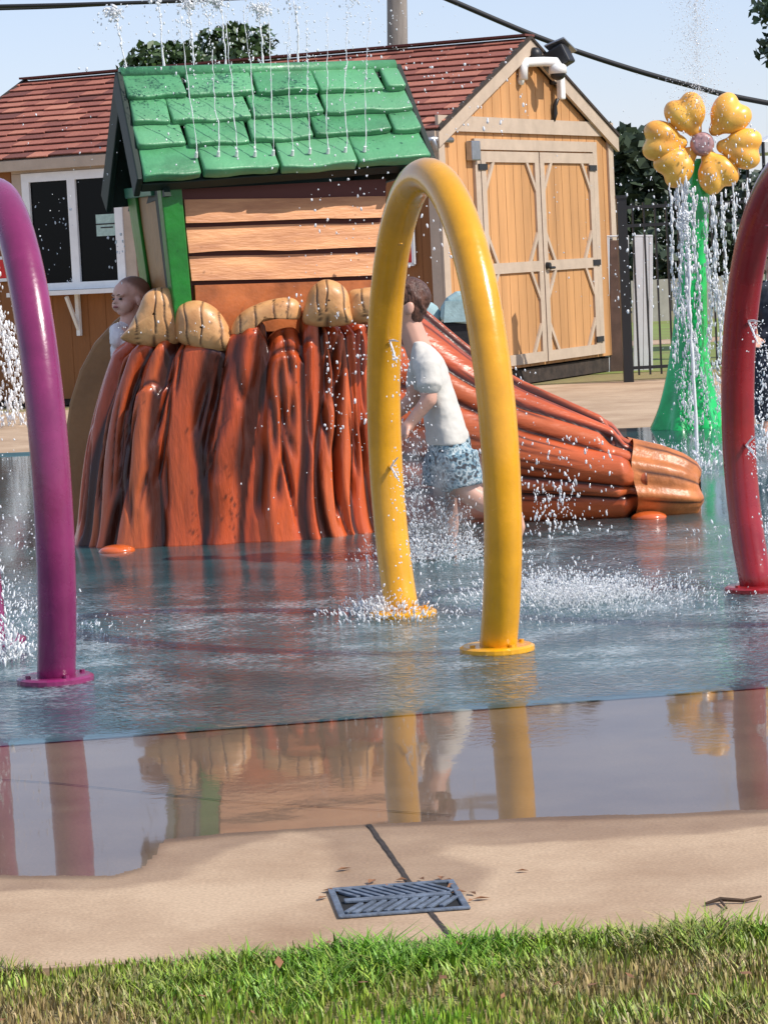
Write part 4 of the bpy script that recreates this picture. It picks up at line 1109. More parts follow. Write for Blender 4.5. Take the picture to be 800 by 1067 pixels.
def vb(x0, x1, y0, y1, name, m):
    b = MB(); p = [PY(x0, y0, vY), PY(x1, y0, vY), PY(x1, y1, vY), PY(x0, y1, vY)]; 
    if y1 > 300: p[2].z = p[3].z = LAWN_Z
    b.prism(p, (0, .05, 0)); b.build(name, m, vf, bevel=.005)
for x0, x1 in ((630, 635), (650.5, 655), (660, 669.5), (669.9, 675.5), (676, 680)): vb(x0, x1, 247, 385, 'board', M['vinyl'])
vb(630, 655, 245, 246.8, 'rail', M['vinyl']); vb(660, 680, 244.5, 246.8, 'rail', M['vinyl'])
vb(635.4, 650, 250, 385, 'gap_board', mat('weathered_board', (0.11, 0.065, 0.05), .8, .3, 6))
wf = thing('ranch_fence', V((6, 47, 0)), 'pale low board fence far across the lawn', 'fence')
b = MB(); 
for x in np.arange(1.0, 14, .22): b.box((x, 47, .32), (.2, .03, .7))
b.build('board_panel', mat('far_pale_board', (0.42, 0.38, 0.33), .8, .15, 3), wf)
b = MB(); b.add([(-10, 36.5, LAWN_Z + .004), (40, 36.5, LAWN_Z + .004), (40, 38.2, LAWN_Z + .004), (-10, 38.2, LAWN_Z + .004)], [(0, 1, 2, 3)])
struct(b.build('footpath', M['concrete']))
b = MB(); b.add([(-10, 29, LAWN_Z + .004), (40, 29, LAWN_Z + .004), (40, 36.4, LAWN_Z + .004), (-10, 36.4, LAWN_Z + .004), (40, 47, LAWN_Z + .004), (-10, 47, LAWN_Z + .004), (-10, 38.3, LAWN_Z + .004), (40, 38.3, LAWN_Z + .004)], [(0, 1, 2, 3), (6, 7, 4, 5)])
struct(b.build('meadow', mat('far_grass', (0.13, 0.19, 0.03), .9, .4, 1.5, var_col=(0.17, 0.16, 0.05))))

# trees: tapered trunk with limbs, crown of leaf-sized faces in clumps
def tree(base, height, crown_c, crown_r, nclump, nleaf, leaf, m, label, group=None, seed=0, cl_r=.3, name='tree'):
    rg = np.random.default_rng(seed); base = V(base)
    t = thing(name, base, label, 'tree', group)
    cc = V(crown_c); b = MB()
    top = V((cc.x, cc.y, cc.z + crown_r[2] * .3))
    tr = height * .028
    b.tube([base + V((0, 0, -.05)), base.lerp(top, .3) + V((.05, 0, 0)), base.lerp(top, .65), top], [tr * 1.3, tr, tr * .7, tr * .25], 10)
    cps = []
    for k in range(nclump):
        d = rg.standard_normal(3); d /= np.linalg.norm(d); r = rg.random() ** .4
        q = np.array(cc) + d * np.array(crown_r) * r * (0.75 + .35 * rg.random()); cps.append(q)
        if k < 14: b.tube([base.lerp(top, rg.uniform(.4, .9)), V(q)], [tr * .3, tr * .06], 6)
    b.build('trunk', M['trunk'], t, smooth=True)
    cps = np.array(cps); per = nleaf // nclump; n = per * nclump
    cen = np.repeat(cps, per, 0); scl = np.repeat(rg.uniform(.6, 1.3, nclump), per)[:, None]
    dd = rg.standard_normal((n, 3)); dd /= np.linalg.norm(dd, axis=1)[:, None]
    P = cen + dd * (rg.random((n, 1)) ** .5) * cl_r * scl * np.array([1, 1, .75])
    nrm = rg.standard_normal((n, 3)); nrm /= np.linalg.norm(nrm, axis=1)[:, None]
    u = np.cross(nrm, rg.standard_normal((n, 3))); u /= np.linalg.norm(u, axis=1)[:, None]; w = np.cross(nrm, u)
    L_ = leaf * rg.uniform(.6, 1.4, (n, 1))
    vs = np.stack([P - u * L_, P + w * L_ * .55, P + u * L_, P - w * L_ * .55], 1).reshape(-1, 3)
    fs = np.arange(n * 4).reshape(n, 4)
    tone = np.clip(np.repeat(rg.random(nclump), per) * .7 + rg.random(n) * .4 - .05, 0, 1)
    np_mesh('crown', vs, fs, m, parent=t, attrs={'tone': np.repeat(tone, 4)})
    return t
def tree_px(px, top, bot, halfw, Y, m, label, **k):
    a, c = PY(px, top, Y), PY(px, bot, Y); cz = (a.z + c.z) / 2; rz = (a.z - c.z) / 2; hw = halfw / F * Y
    return tree((a.x, Y, 0), a.z, (a.x, Y, cz), (hw * .88, hw * .8, rz * .9), label=label, m=m, **k)
# behind the shed roof
tree_px(180, 20, 230, 76, 46, M['leaf_dark'], 'dark green round tree above the left of the shed roof', nclump=75, nleaf=9000, leaf=.085, seed=1, cl_r=.34)
tree_px(236, 4, 230, 64, 49, M['leaf_dark'], 'taller dark green tree above the shed roof behind the water jets', nclump=75, nleaf=9000, leaf=.085, seed=2, cl_r=.34)
# wood at the right
for i, (px, top, hw, Y, lab) in enumerate([(648, 128, 34, 58, 'tallest dark tree beyond the fence, right beside the shed gable'), (700, 178, 45, 62, 'dark tree beyond the fence left of the flower stem'),
        (760, 175, 45, 66, 'dark tree beyond the fence right of the flower stem'), (820, 170, 50, 60, 'dark tree beyond the fence behind the red hoop'), (610, 150, 40, 70, 'dark tree hidden mostly by the shed gable'),
        (880, 150, 60, 64, 'dark tree beyond the fence past the right edge')]):
    tree_px(px, top, 322, hw, Y, M['leaf_far'], lab, nclump=120, nleaf=15000, leaf=.17, seed=10 + i, cl_r=.5, group='dark trees beyond the fence')
hb = MB()
for i, (px, lab) in enumerate(((690, 'dark low shrub beyond the fence left of the stem'), (735, 'dark low shrub beyond the fence behind the stem'), (780, 'dark low shrub beyond the fence by the red hoop'), (840, 'dark low shrub beyond the fence past the red hoop'))):
    tree_px(px, 235, 325, 34, 54, M['leaf_far'], lab, nclump=70, nleaf=8000, leaf=.15, seed=30 + i, cl_r=.36, group='dark shrubs beyond the fence', name='shrub')
# near tree at the right whose leaves reach into the frame
tp_ = PY(850, 40, 31)
tree((tp_.x + .3, 31, 0), 5.2, (tp_.x, 31, PY(850, 30, 31).z), (.66, .7, 1.15), 60, 5200, .055, M['leaf_blue'], 'grey-green leafy tree at the upper right edge', seed=50, cl_r=.2)

# utility pole and cables
pb = PY(414, 300, 40); pb.z = 0
up_ = thing('utility_pole', pb, 'weathered wooden utility pole rising behind the shed roof', 'utility pole')
b = MB(); pt = PY(412, -160, 40); b.tube([pb + V((0, 0, -.05)), (pb + pt) / 2, pt], [.16, .145, .13], 14); b.build('shaft', M['pole'], up_, smooth=True)
b = MB(); b.bar(pt + V((-1.1, 0, -.3)), pt + V((1.1, 0, -.3)), .1, .12); b.build('crossarm', M['pole'], up_)
for sx in (-.95, -.4, .4, .95):
    b = MB(); b.tube([pt + V((sx, 0, -.24)), pt + V((sx, 0, -.1))], [.03, .045], 8); b.build('insulator', M['steel'], up_)
def cable(pts, r, label):
    b = MB(); b.tube(pts, r, 8); tag(b.build('power_cable', M['cable'], base=pts[0], smooth=True), label, 'cable')
def catm(px_pts, Y, n=8):
    P = [PY(x, y, Y) for x, y in px_pts]; o = []
    for i in range(len(P) - 1):
        a, b_, c, d = P[max(i - 1, 0)], P[i], P[i + 1], P[min(i + 2, len(P) - 1)]
        for t in np.linspace(0, 1, n, endpoint=False):
            o.append(.5 * ((2 * b_) + (c - a) * t + (2 * a - 5 * b_ + 4 * c - d) * t * t + (-a + 3 * b_ - 3 * c + d) * t ** 3))
    return o + [P[-1]]
cable(catm([(380, -38), (470, 0), (560, 38), (640, 66), (720, 89), (800, 107), (1100, 160)], 34), .032, 'thick black power cable slanting down across the sky at the right')
cable(catm([(-300, 12), (0, 6), (100, 3.5), (200, 0), (400, -10)], 36), .024, 'upper black power cable at the top left of the sky')
cable(catm([(-300, 15), (0, 9), (100, 5), (190, 0), (400, -12)], 36.3), .016, 'thin lower power cable at the top left of the sky')
# white canopy tent far right
cY = 34; ct = thing('canopy_tent', V((PY(860, 250, cY).x, cY, 0)), 'white canopy tent at the right edge behind the flower', 'canopy tent')
ap = PY(850, 112, cY); e_ = [PY(786, 150, cY) , PY(914, 146, cY)]
b = MB(); zb = e_[0].z; w = (e_[1].x - e_[0].x)
cr_ = [V((e_[0].x, cY - w / 2, zb)), V((e_[1].x, cY - w / 2, zb)), V((e_[1].x, cY + w / 2, zb)), V((e_[0].x, cY + w / 2, zb))]
apx = V((ap.x, cY, ap.z))
b.add(cr_ + [apx] + [c - V((0, 0, .12)) for c in cr_], [(0, 1, 4), (1, 2, 4), (2, 3, 4), (3, 0, 4), (0, 5, 6, 1), (1, 6, 7, 2), (2, 7, 8, 3), (3, 8, 5, 0)]); b.build('roof_cloth', M['white_fabric'], ct)
for c in cr_:
    b = MB(); b.tube([V((c.x, c.y, LAWN_Z)), c], .02, 8); b.build('leg', M['black'], ct)
# ================================================================== PEOPLE
BY = 12.2
def bpx(px, py, dy=0.0): return PY(px, py, BY + dy)
def hand(b, wrist, elbow, side, spread=V((0, 1, 0))):
    """palm, four unequal bent fingers and a thumb, at the end of a forearm"""
    d = (wrist - elbow).normalized(); s = (spread - d * spread.dot(d)).normalized(); n = d.cross(s)
    p = wrist + d * .035
    b.limb([wrist, wrist + d * .02, p + d * .015], [.024, .026, .024])
    for k, (off, ln) in enumerate(((-.024, .046), (-.008, .055), (.008, .052), (.023, .040))):
        a = p + s * off + d * .018; c = a + d * ln * .5 + n * .006 * side; e = c + d * ln * .42 + n * .018 * side
        b.limb([p + s * off * .6, a, c, e], [.012, .0085, .0078, .0065])
    a = wrist + d * .022 + s * -.026; c = a + d * .022 + s * -.022 + n * .008 * side
    b.limb([wrist + d * .012, a, c, c + d * .02 + n * .006 * side], [.016, .011, .009, .0075])
def rings(b, rs, n=28, y0=0.0):
    vs = []
    for (py, xl, xr, ry, dy) in rs:
        c = (bpx(xl, py) + bpx(xr, py)) / 2; rx = (bpx(xr, py) - bpx(xl, py)).length / 2
        for k in range(n):
            a = 2 * math.pi * k / n; q = V((c.x + rx * math.cos(a), c.y + dy + ry * math.sin(a), c.z)); vs.append(q)
    m = len(rs)
    fs = [(r * n + k, r * n + (k + 1) % n, (r + 1) * n + (k + 1) % n, (r + 1) * n + k) for r in range(m - 1) for k in range(n)]
    b.add(vs, fs + [tuple(range(n))[::-1], tuple((m - 1) * n + k for k in range(n))])
def boy():
    foot = G(464, 582)
    root = thing('person', foot, 'boy in white t-shirt and patterned blue shorts running left behind the yellow hoop', 'person')
    b = MB()
    hc = bpx(421, 317); RY = Matrix.Rotation(.12, 3, 'Y')
    b.ball(hc, (.094, .074, .104), 20, 14, RY)
    b.ball(bpx(414, 333), (.060, .052, .050), 14, 10); b.ball(bpx(406, 339), (.026, .03, .022), 10, 8)
    b.ball(bpx(402, 322), (.020, .012, .014), 8, 6); b.ball(bpx(404, 331), (.012, .022, .010), 8, 6); b.ball(bpx(404, 311), (.018, .05, .012), 8, 6)
    for sg in (-1, 1): b.ball(bpx(427, 321, sg * .078), (.019, .012, .030), 10, 8, Matrix.Rotation(.2, 3, 'Y')); b.ball(bpx(411, 327, sg * .036), (.03, .025, .03), 10, 8)
    b.limb([bpx(426, 336), bpx(437, 366)], [.052, .058])
    b.limb([bpx(444, 380, -.105), bpx(443, 379, .105)], [.042, .042])
    b.ball(bpx(449, 398), (.060, .10, .10)); b.ball(bpx(459, 430), (.058, .10, .11)); b.ball(bpx(465, 462), (.058, .10, .07))
    sh, el, wr = bpx(446, 381, -.13), bpx(447, 416, -.165), bpx(428, 440, -.15)
    b.limb([sh, el, wr], [.044, .034, .025]); hand(b, wr, el, 1, V((0, 1, .3)))
    sh, el, wr = bpx(438, 381, .13), bpx(430, 415, .16), bpx(412, 432, .15)
    b.limb([sh, el, wr], [.044, .034, .025]); hand(b, wr, el, -1, V((0, -1, .3)))
    # standing leg (far) and trailing leg (near)
    b.limb([bpx(465, 470, .07), bpx(464, 522, .07), bpx(467, 545, .07), bpx(468, 572, .065)], [.078, .050, .047, .031])
    b.limb([bpx(470, 577, .065), bpx(460, 578, .06), bpx(449, 579.5, .055)], [.028, .026, .020])
    for k in range(5): b.ball(bpx(444.5 + abs(k - 1) * .9, 580, .033 + k * .012), (.014, .007, .008), 6, 5)
    b.limb([bpx(467, 480, -.07), bpx(489, 514, -.085), bpx(508, 524, -.085), bpx(536, 540, -.08)], [.062, .050, .047, .031])
    b.limb([bpx(538, 538, -.08), bpx(541, 549, -.08), bpx(539, 561, -.08)], [.028, .026, .018])
    for k in range(5): b.ball(bpx(537.5, 564 - abs(k - 1) * .8, -.105 + k * .012), (.008, .007, .014), 6, 5)
    body = b.build('body', M['skin'], root, voxel=.0062, smooth_it=3)
    h = MB(); h.ball(bpx(425, 309), (.100, .083, .086), 18, 12, RY); h.ball(bpx(431, 321), (.050, .070, .075), 14, 10); h.ball(bpx(430, 332), (.026, .052, .042), 12, 8)
    h.ball(bpx(413, 300), (.05, .06, .035), 12, 8, Matrix.Rotation(-.5, 3, 'Y'))
    rg = random.Random(2)
    for k in range(60):
        a = rg.uniform(-1.2, 1.2); f = rg.random()
        q = bpx(413 + 28 * f, 297 + 6 * abs(f - .4) + 34 * max(0, f - .45), .078 * math.sin(a)); h.limb([q, q + V((.012, rg.uniform(-.012, .012), -.03))], [.012, .006])
    h.build('hair', M['hair'], root, voxel=.0055, smooth_it=1, disp=(.007, .018))
    for sg in (-1, 1):
        e = MB(); e.ball(bpx(406.5, 317, sg * .036), (.010, .012, .010), 10, 8); e.build('eye', M['eye'], body, smooth=True)
    e = MB(); e.limb([bpx(402.5, 331.5, -.016), bpx(401.5, 331.5, 0), bpx(402.5, 331.5, .016)], [.005, .006, .005]); e.build('mouth', M['lip'], body, smooth=True)
    s = MB()
    rings(s, [(355, 426, 442, .064, 0), (359, 427, 447, .075, 0), (365, 427, 454, .12, 0), (373, 427, 461, .165, 0), (386, 430, 467, .165, 0), (402, 436, 471, .145, 0), (420, 439, 477, .142, 0), (440, 442, 484, .146, 0), (453, 443, 488, .152, 0), (462, 444, 489, .154, 0)])
    for sg, (ax_, ay, bx_, by_) in ((-1, (446, 380, 447, 400)), (1, (439, 380, 435, 399))):
        s.limb([bpx(ax_, ay, sg * .115), bpx(bx_, by_, sg * .160)], [.056, .052]); s.tube([bpx(ax_, ay, sg * .13), bpx(bx_ + .3, by_ + 4, sg * .167)], [.052, .054], 14)
    s.limb([bpx(444, 381, -.10), bpx(446, 392, -.135)], [.060, .056])
    s.build('t_shirt', M['shirt'], root, voxel=.007, smooth_it=4, disp=(.011, .06))
    p = MB()
    rings(p, [(452, 446, 487, .142, 0), (465, 445, 491, .150, 0), (478, 444, 494, .150, 0), (486, 446, 495, .145, 0)])
    p.tube([bpx(466, 474, .07), bpx(462, 507, .07)], [.098, .094], 20); p.tube([bpx(474, 474, -.07), bpx(482, 508, -.078)], [.098, .090], 20)
    p.build('shorts', M['shorts'], root, voxel=.008, smooth_it=3, disp=(.02, .06))
boy()
def baby():
    bY = 13.86
    q = lambda px, py, dy=0.0: PY(px, py, bY + dy)
    seat_z = .71
    root = thing('person', V((q(139, 350).x, bY, seat_z)), 'baby in a white top looking left above the left rim of the stump', 'person')
    b = MB(); an = math.radians(38); fw = V((-math.cos(an), -math.sin(an), 0)); sd = V((math.sin(an), -math.cos(an), 0)); hc0 = q(136.5, 306.5)
    RH = Matrix((fw, sd, V((0, 0, -1)))).transposed()
    hl = lambda f, t, u_: hc0 + fw * f + sd * t + V((0, 0, u_))
    b.ball(hl(-.012, 0, .010), (.090, .076, .078), 22, 16, RH); b.ball(hl(.040, 0, .012), (.048, .060, .050), 16, 12, RH)
    b.ball(hl(.034, 0, -.036), (.054, .056, .054), 16, 12, RH); b.ball(hl(.052, 0, -.078), (.030, .032, .022), 10, 8, RH)
    b.ball(hl(.091, 0, -.031), (.013, .013, .011), 8, 6, RH); b.ball(hl(.083, 0, -.018), (.010, .008, .016), 8, 6, RH); b.ball(hl(.086, 0, -.055), (.012, .019, .011), 8, 6, RH)
    for sg in (-1, 1):
        b.ball(hl(.050, sg * .032, -.050), (.037, .035, .036), 12, 8, RH); b.ball(hl(.076, sg * .028, .000), (.014, .024, .009), 8, 6, RH)
        b.ball(hl(.006, sg * .075, -.034), (.017, .010, .025), 10, 8, RH); b.ball(hl(.002, sg * .080, -.030), (.008, .008, .020), 8, 6, RH)
    b.limb([hl(-.006, 0, -.055), q(133, 345)], [.046, .050])
    b.limb([q(130, 349, -.06), q(137, 349, .06)], [.042, .042])
    b.ball(q(140, 365), (.062, .08, .10)); b.limb([q(141, 372), V((q(141, 380).x, bY, seat_z + .075))], [.07, .075])
    for sg in (-1, 1):
        el = q(134, 372, sg * .115); wr = q(124, 368, sg * .06)
        b.limb([q(138, 353, sg * .075), el, wr], [.030, .026, .020])
        d = (wr - el).normalized(); s = V((0, 0, 1)); pm = wr + d * .018; b.ball(pm, (.022, .016, .02), 10, 8)
        for k in range(4): a = pm + V((0, 0, -.013 + k * .009)); b.limb([a, a + d * .022, a + d * (.034 + .004 * (k in (1, 2))) + V((0, .004, -.004))], [.008, .0068, .006])
        b.limb([pm, pm + V((0, -sg * .012, .018)), pm + d * .015 + V((0, -sg * .014, .026))], [.009, .0075, .006])
        kn = V((q(141, 380).x + .13, bY + sg * .07, seat_z + .075)); hip = V((q(141, 380).x + .02, bY + sg * .05, seat_z + .065)); ft = V((q(141, 380).x + .22, bY + sg * .05, seat_z + .035))
        b.limb([hip, kn, ft, ft + V((.03, 0, .035))], [.055, .042, .028, .022])
    body = b.build('body', M['skin_baby'], root, voxel=.0058, smooth_it=3)
    hc = hc0 - root.location; me = body.data
    co = np.empty(len(me.vertices) * 3, np.float32); me.vertices.foreach_get('co', co); co = co.reshape(-1, 3) - np.array(hc)
    ln = np.linalg.norm(co, axis=1); dt = (co @ np.array([.50, .38, .78])) / np.maximum(ln, 1e-6)
    fz = sstep(-.02, .42, dt + .10 * (fbm(co[:, 0] * 60 + 9, co[:, 2] * 60 + 9, 6) - .5)) * (ln < .13) * .88
    at = me.attributes.new('fuzz', 'FLOAT', 'POINT'); at.data.foreach_set('value', fz.astype(np.float32))
    for sg in (-1, 1):
        e = MB(); e.ball(hl(.0815, sg * .029, -.0185), (.006, .0125, .0050), 12, 8, RH); e.build('eye', M['eye'], body, smooth=True)
        e = MB(); e.limb([hl(.090, sg * .014, -.002), hl(.090, sg * .028, .003), hl(.079, sg * .044, -.001)], [.0018, .0026, .0016]); e.build('eyebrow', M['babyhair'], body, smooth=True)
    e = MB(); e.limb([hl(.093, -.015, -.057), hl(.0975, 0, -.0555), hl(.093, .015, -.057)], [.0042, .006, .0042]); e.build('mouth', M['lip'], body, smooth=True)
    for sg in (-1, 1):
        e = MB(); e.ball(hl(.1005, sg * .006, -.0385), .0024, 6, 5); e.build('nostril', M['eye'], body, smooth=True)
    s = MB()
    s.limb([q(122, 345, -.05), q(131, 342, -.02), q(137, 343, .05)], [.040, .040, .042]); s.limb([q(124, 352, -.07), q(137, 352, .07)], [.050, .050]); s.ball(q(133, 368), (.085, .098, .10)); s.ball(q(139, 388), (.085, .10, .08))
    for sg in (-1, 1): s.limb([q(138, 352, sg * .08), q(135, 366, sg * .108)], [.042, .040])
    s.build('top', M['babyshirt'], root, voxel=.007, smooth_it=3, disp=(.016, .05))
baby()
def dark_child():
    Yd = 18.3; q = lambda px, py, dy=0.0: PY(px, py, Yd + dy)
    ft = q(806, 458); gz = .012
    root = thing('person', V((ft.x, Yd, gz)), 'child in dark clothes at the right edge behind the red hoop', 'person')
    b = MB(); b.ball(q(806, 268), (.085, .085, .10), 16, 12); b.ball(q(804, 277, -.02), (.05, .06, .05), 10, 8); b.ball(q(804, 271, -.09), (.012, .014, .014), 8, 6)
    for sg in (-1, 1): b.ball(q(806 + sg * 14, 270), (.012, .018, .026), 8, 6)
    b.limb([q(806, 278), q(806, 296)], [.045, .05]); b.ball(q(806, 320), (.11, .08, .16)); b.ball(q(806, 350), (.11, .085, .11))
    for sg in (-1, 1):
        sh, el, wr = q(806 + sg * 19, 299), q(806 + sg * 25, 326, -.04), q(806 + sg * 20, 350, -.14)
        b.limb([sh, el, wr], [.045, .034, .025]); hand(b, wr, el, sg, V((sg, 0, .2)))
        an_ = V((q(806 + sg * 9, 450).x, Yd, .075)); b.limb([q(806 + sg * 9, 362), q(806 + sg * 10, 405, -.02), an_], [.075, .052, .032]); b.limb([an_ + V((0, 0, -.035)), an_ + V((0, -.11, -.045))], [.028, .022])
    body = b.build('body', M['skin'], root, voxel=.008)
    h = MB(); h.ball(q(806, 263, .012), (.094, .094, .085), 16, 12); h.ball(q(806, 275, .05), (.08, .06, .08), 12, 8); h.build('hair', M['hair'], root, voxel=.009, disp=(.01, .03))
    for sg in (-1, 1): e = MB(); e.ball(q(804 + sg * 5, 268, -.078), (.011, .008, .008), 8, 6); e.build('eye', M['eye'], body, smooth=True)
    e = MB(); e.limb([q(801.5, 280, -.075), q(806.5, 280, -.075)], [.006, .006]); e.build('mouth', M['lip'], body, smooth=True)
    s_ = MB(); s_.limb([q(792, 303), q(820, 303)], [.07, .07]); s_.ball(q(806, 322), (.135, .105, .17)); s_.ball(q(806, 350), (.135, .11, .12))
    for sg in (-1, 1): s_.limb([q(806 + sg * 18, 301), q(806 + sg * 22, 314, -.02)], [.060, .055])
    s_.build('shirt', M['navy'], root, voxel=.01, disp=(.02, .07))
    s_ = MB(); s_.ball(q(806, 360), (.135, .11, .10))
    for sg in (-1, 1): s_.limb([q(806 + sg * 9, 366), q(806 + sg * 10, 405, -.02), q(806 + sg * 10, 432)], [.09, .075, .062])
    s_.build('trousers', M['navy'], root, voxel=.01, disp=(.02, .07))
M['navy'] = mat('dark_navy_cloth', (0.018, 0.022, 0.035), 0.8, 0.4, 14, 0.4, 40)
dark_child()
# ================================================================== WATER IN THE AIR
ph_ = (1 + 5 ** .5) / 2
ICO = np.array([(-1, ph_, 0), (1, ph_, 0), (-1, -ph_, 0), (1, -ph_, 0), (0, -1, ph_), (0, 1, ph_), (0, -1, -ph_), (0, 1, -ph_), (ph_, 0, -1), (ph_, 0, 1), (-ph_, 0, -1), (-ph_, 0, 1)]) / math.hypot(1, ph_)
ICF = np.array([(0, 11, 5), (0, 5, 1), (0, 1, 7), (0, 7, 10), (0, 10, 11), (1, 5, 9), (5, 11, 4), (11, 10, 2), (10, 7, 6), (7, 1, 8), (3, 9, 4), (3, 4, 2), (3, 2, 6), (3, 6, 8), (3, 8, 9), (4, 9, 5), (2, 4, 11), (6, 2, 10), (8, 6, 7), (9, 8, 1)])
def drops_mesh(name, P, r, dirs=None, stretch=None, extra=None, base=None):
    P = np.asarray(P, float); n = len(P); r = np.broadcast_to(np.asarray(r, float), (n,)); 
    st = np.ones(n) if stretch is None else np.broadcast_to(np.asarray(stretch, float), (n,))
    d = np.tile([0, 0, 1.0], (n, 1)) if dirs is None else np.asarray(dirs, float)
    d = d / np.maximum(np.linalg.norm(d, axis=1), 1e-6)[:, None]
    r = r * .8; loc = ICO[None] * r[:, None, None] * (1 + .25 * RNG.standard_normal((n, 12, 1)).clip(-1, 1))
    along = (loc * d[:, None]).sum(-1, keepdims=True)
    loc = loc + d[:, None] * along * (st[:, None, None] - 1)
    vs = (P[:, None] + loc).reshape(-1, 3); fs = (np.arange(n)[:, None, None] * 12 + ICF[None]).reshape(-1, 3)
    if extra is not None:
        ev, ef = extra; fs = np.concatenate([fs, ef + len(vs)]); vs = np.concatenate([vs, ev])
    return np_mesh(name, vs, fs, M['drop'], base=base if base is not None else (0, 0, 0), smooth=True)
def tri_tube(pts, rad, n=6):
    b = MB(); b.tube(pts, rad, n, caps=False)
    f = np.array(b.f); return np.array(b.v), np.concatenate([f[:, [0, 1, 2]], f[:, [0, 2, 3]]])
def ballistic(p0, v, ts): 
    p0 = np.array(p0); v = np.array(v); return p0 + v * ts[:, None] + np.array([0, 0, -4.9]) * (ts ** 2)[:, None]
def jet(p0, v, solid=.6, rad=.004, n=90, spread=.03, dr=(.003, .007), fall=1.0, name='water_jet', t_floor=None, tops=0):
    tp = v[2] / 9.8
    ts = np.linspace(0, tp * solid, 26); pts = ballistic(p0, v, ts)
    wob = np.cumsum(RNG.standard_normal((26, 3)) * .0024, 0); wob -= wob[:1]
    pts = pts + wob
    rads = rad * (1 - .35 * np.linspace(0, 1, 26)) * RNG.uniform(.45, 1.35, 26)
    ev = tri_tube([V(p) for p in pts], list(rads))
    t = RNG.uniform(tp * solid * .45, tp * (1 + fall), n); t[: n // 3] = RNG.normal(tp, tp * .16, n // 3)
    if tops: t = np.concatenate([t, RNG.normal(tp * 1.0, tp * .10, tops)])
    t = np.abs(t)
    P = ballistic(p0, v, t); late = np.clip((t - tp * solid * .7) / tp, .05, 2)[:, None]
    P = P + RNG.standard_normal(P.shape) * spread * late * np.array([1, 1, .6])
    vz = np.stack([np.full(len(t), v[0]), np.full(len(t), v[1]), v[2] - 9.8 * t], -1)
    ok = P[:, 2] > .02
    P, vz = P[ok], vz[ok]
    r = RNG.uniform(*dr, len(P)) * RNG.choice([.7, 1, 1.35], len(P), p=[.5, .35, .15])
    return drops_mesh(name, P, r, vz, RNG.uniform(1, 2.2, len(P)), ev, base=p0)
for i, q in enumerate(NOZ):
    f = (i - 4.5) / 4.5
    o = jet(tuple(q), (.01 + .17 * f * (f > 0) + .05 * f + RNG.normal(0, .035), .10 + RNG.normal(0, .05), 4.1 + RNG.uniform(-.4, .35)), solid=RNG.uniform(.35, .66), rad=.0026, n=170, spread=.035, dr=(.0022, .0048), fall=.9)
    tag(o, 'thin water jet shooting up from a nozzle on the lower green roof edge', 'water jet', 'water jets on the green roof')
for i, f in enumerate((.06, .2, .3, .42, .55, .68)):
    q = bL.lerp(bR, f).lerp(rL.lerp(rR, f), .55) + V((0, 0, .08))
    o = jet(tuple(q), (-.22 + .36 * f + RNG.normal(0, .04), .05, 3.1 + RNG.uniform(-.1, .25)), solid=.70, rad=.0055, n=70, spread=.05, dr=(.003, .0085), fall=.8, tops=90)
    tag(o, 'water jet rising behind the green roof ridge and breaking into drops', 'water jet', 'water jets behind the roof ridge')
def cloud(name, boxes, label, cat='water drops', stretch=(1, 2.5), base=None, dirs=None):
    """boxes: x0,y0,x1,y1 seen at distance Y with depth dY, count, drop radius range"""
    Ps, rs = [], []
    for (x0, y0, x1, y1, Y, dY, n, r0, r1) in boxes:
        x = RNG.uniform(x0, x1, n); y = RNG.uniform(y0, y1, n); yy = Y + RNG.uniform(-dY, dY, n)
        P = np.array([tuple(PY(a, b_, c_)) for a, b_, c_ in zip(x, y, yy)]); ok = P[:, 2] > .012
        Ps.append(P[ok]); rs.append((r0 + (r1 - r0) * RNG.random(n) ** 2.2)[ok])
    P = np.concatenate(Ps); r = np.concatenate(rs)
    d = np.tile([0, 0, 1.0], (len(P), 1)) + RNG.standard_normal((len(P), 3)) * .15
    return tag(drops_mesh(name, P, r, d, RNG.uniform(*stretch, len(P))), label, cat, kind='stuff')
cloud('water_drops', [(120, -10, 280, 80, 13.7, .3, 190, .0012, .0075), (280, -10, 480, 80, 13.7, .3, 190, .0011, .006), (430, 50, 552, 140, 13.8, .4, 75, .0015, .009),
                      (150, 80, 440, 180, 13.0, .1, 120, .001, .006), (20, 110, 130, 190, 13.6, .3, 26, .0015, .007)],
      'drops falling around the green roof of the playhouse')
cloud('water_drops', [(310, 178, 440, 330, 13.05, .1, 90, .0015, .0075), (415, 190, 470, 300, 13.6, .3, 34, .003, .010), (36, 200, 76, 300, 13.8, .3, 44, .0018, .0065), (112, 235, 132, 300, 13.8, .3, 18, .003, .009),
                      (300, 190, 385, 330, 13.0, .1, 40, .0015, .007)],
      'drops dripping off the eave in front of the board wall')
cloud('water_drops', [(338, 325, 362, 460, 12.95, .05, 60, .002, .0085), (366, 330, 386, 470, 12.95, .05, 40, .002, .0085), (250, 380, 400, 560, 12.9, .05, 45, .0015, .005), (120, 335, 235, 352, 13.15, .05, 24, .002, .006)],
      'drops running down in front of the stump bark')
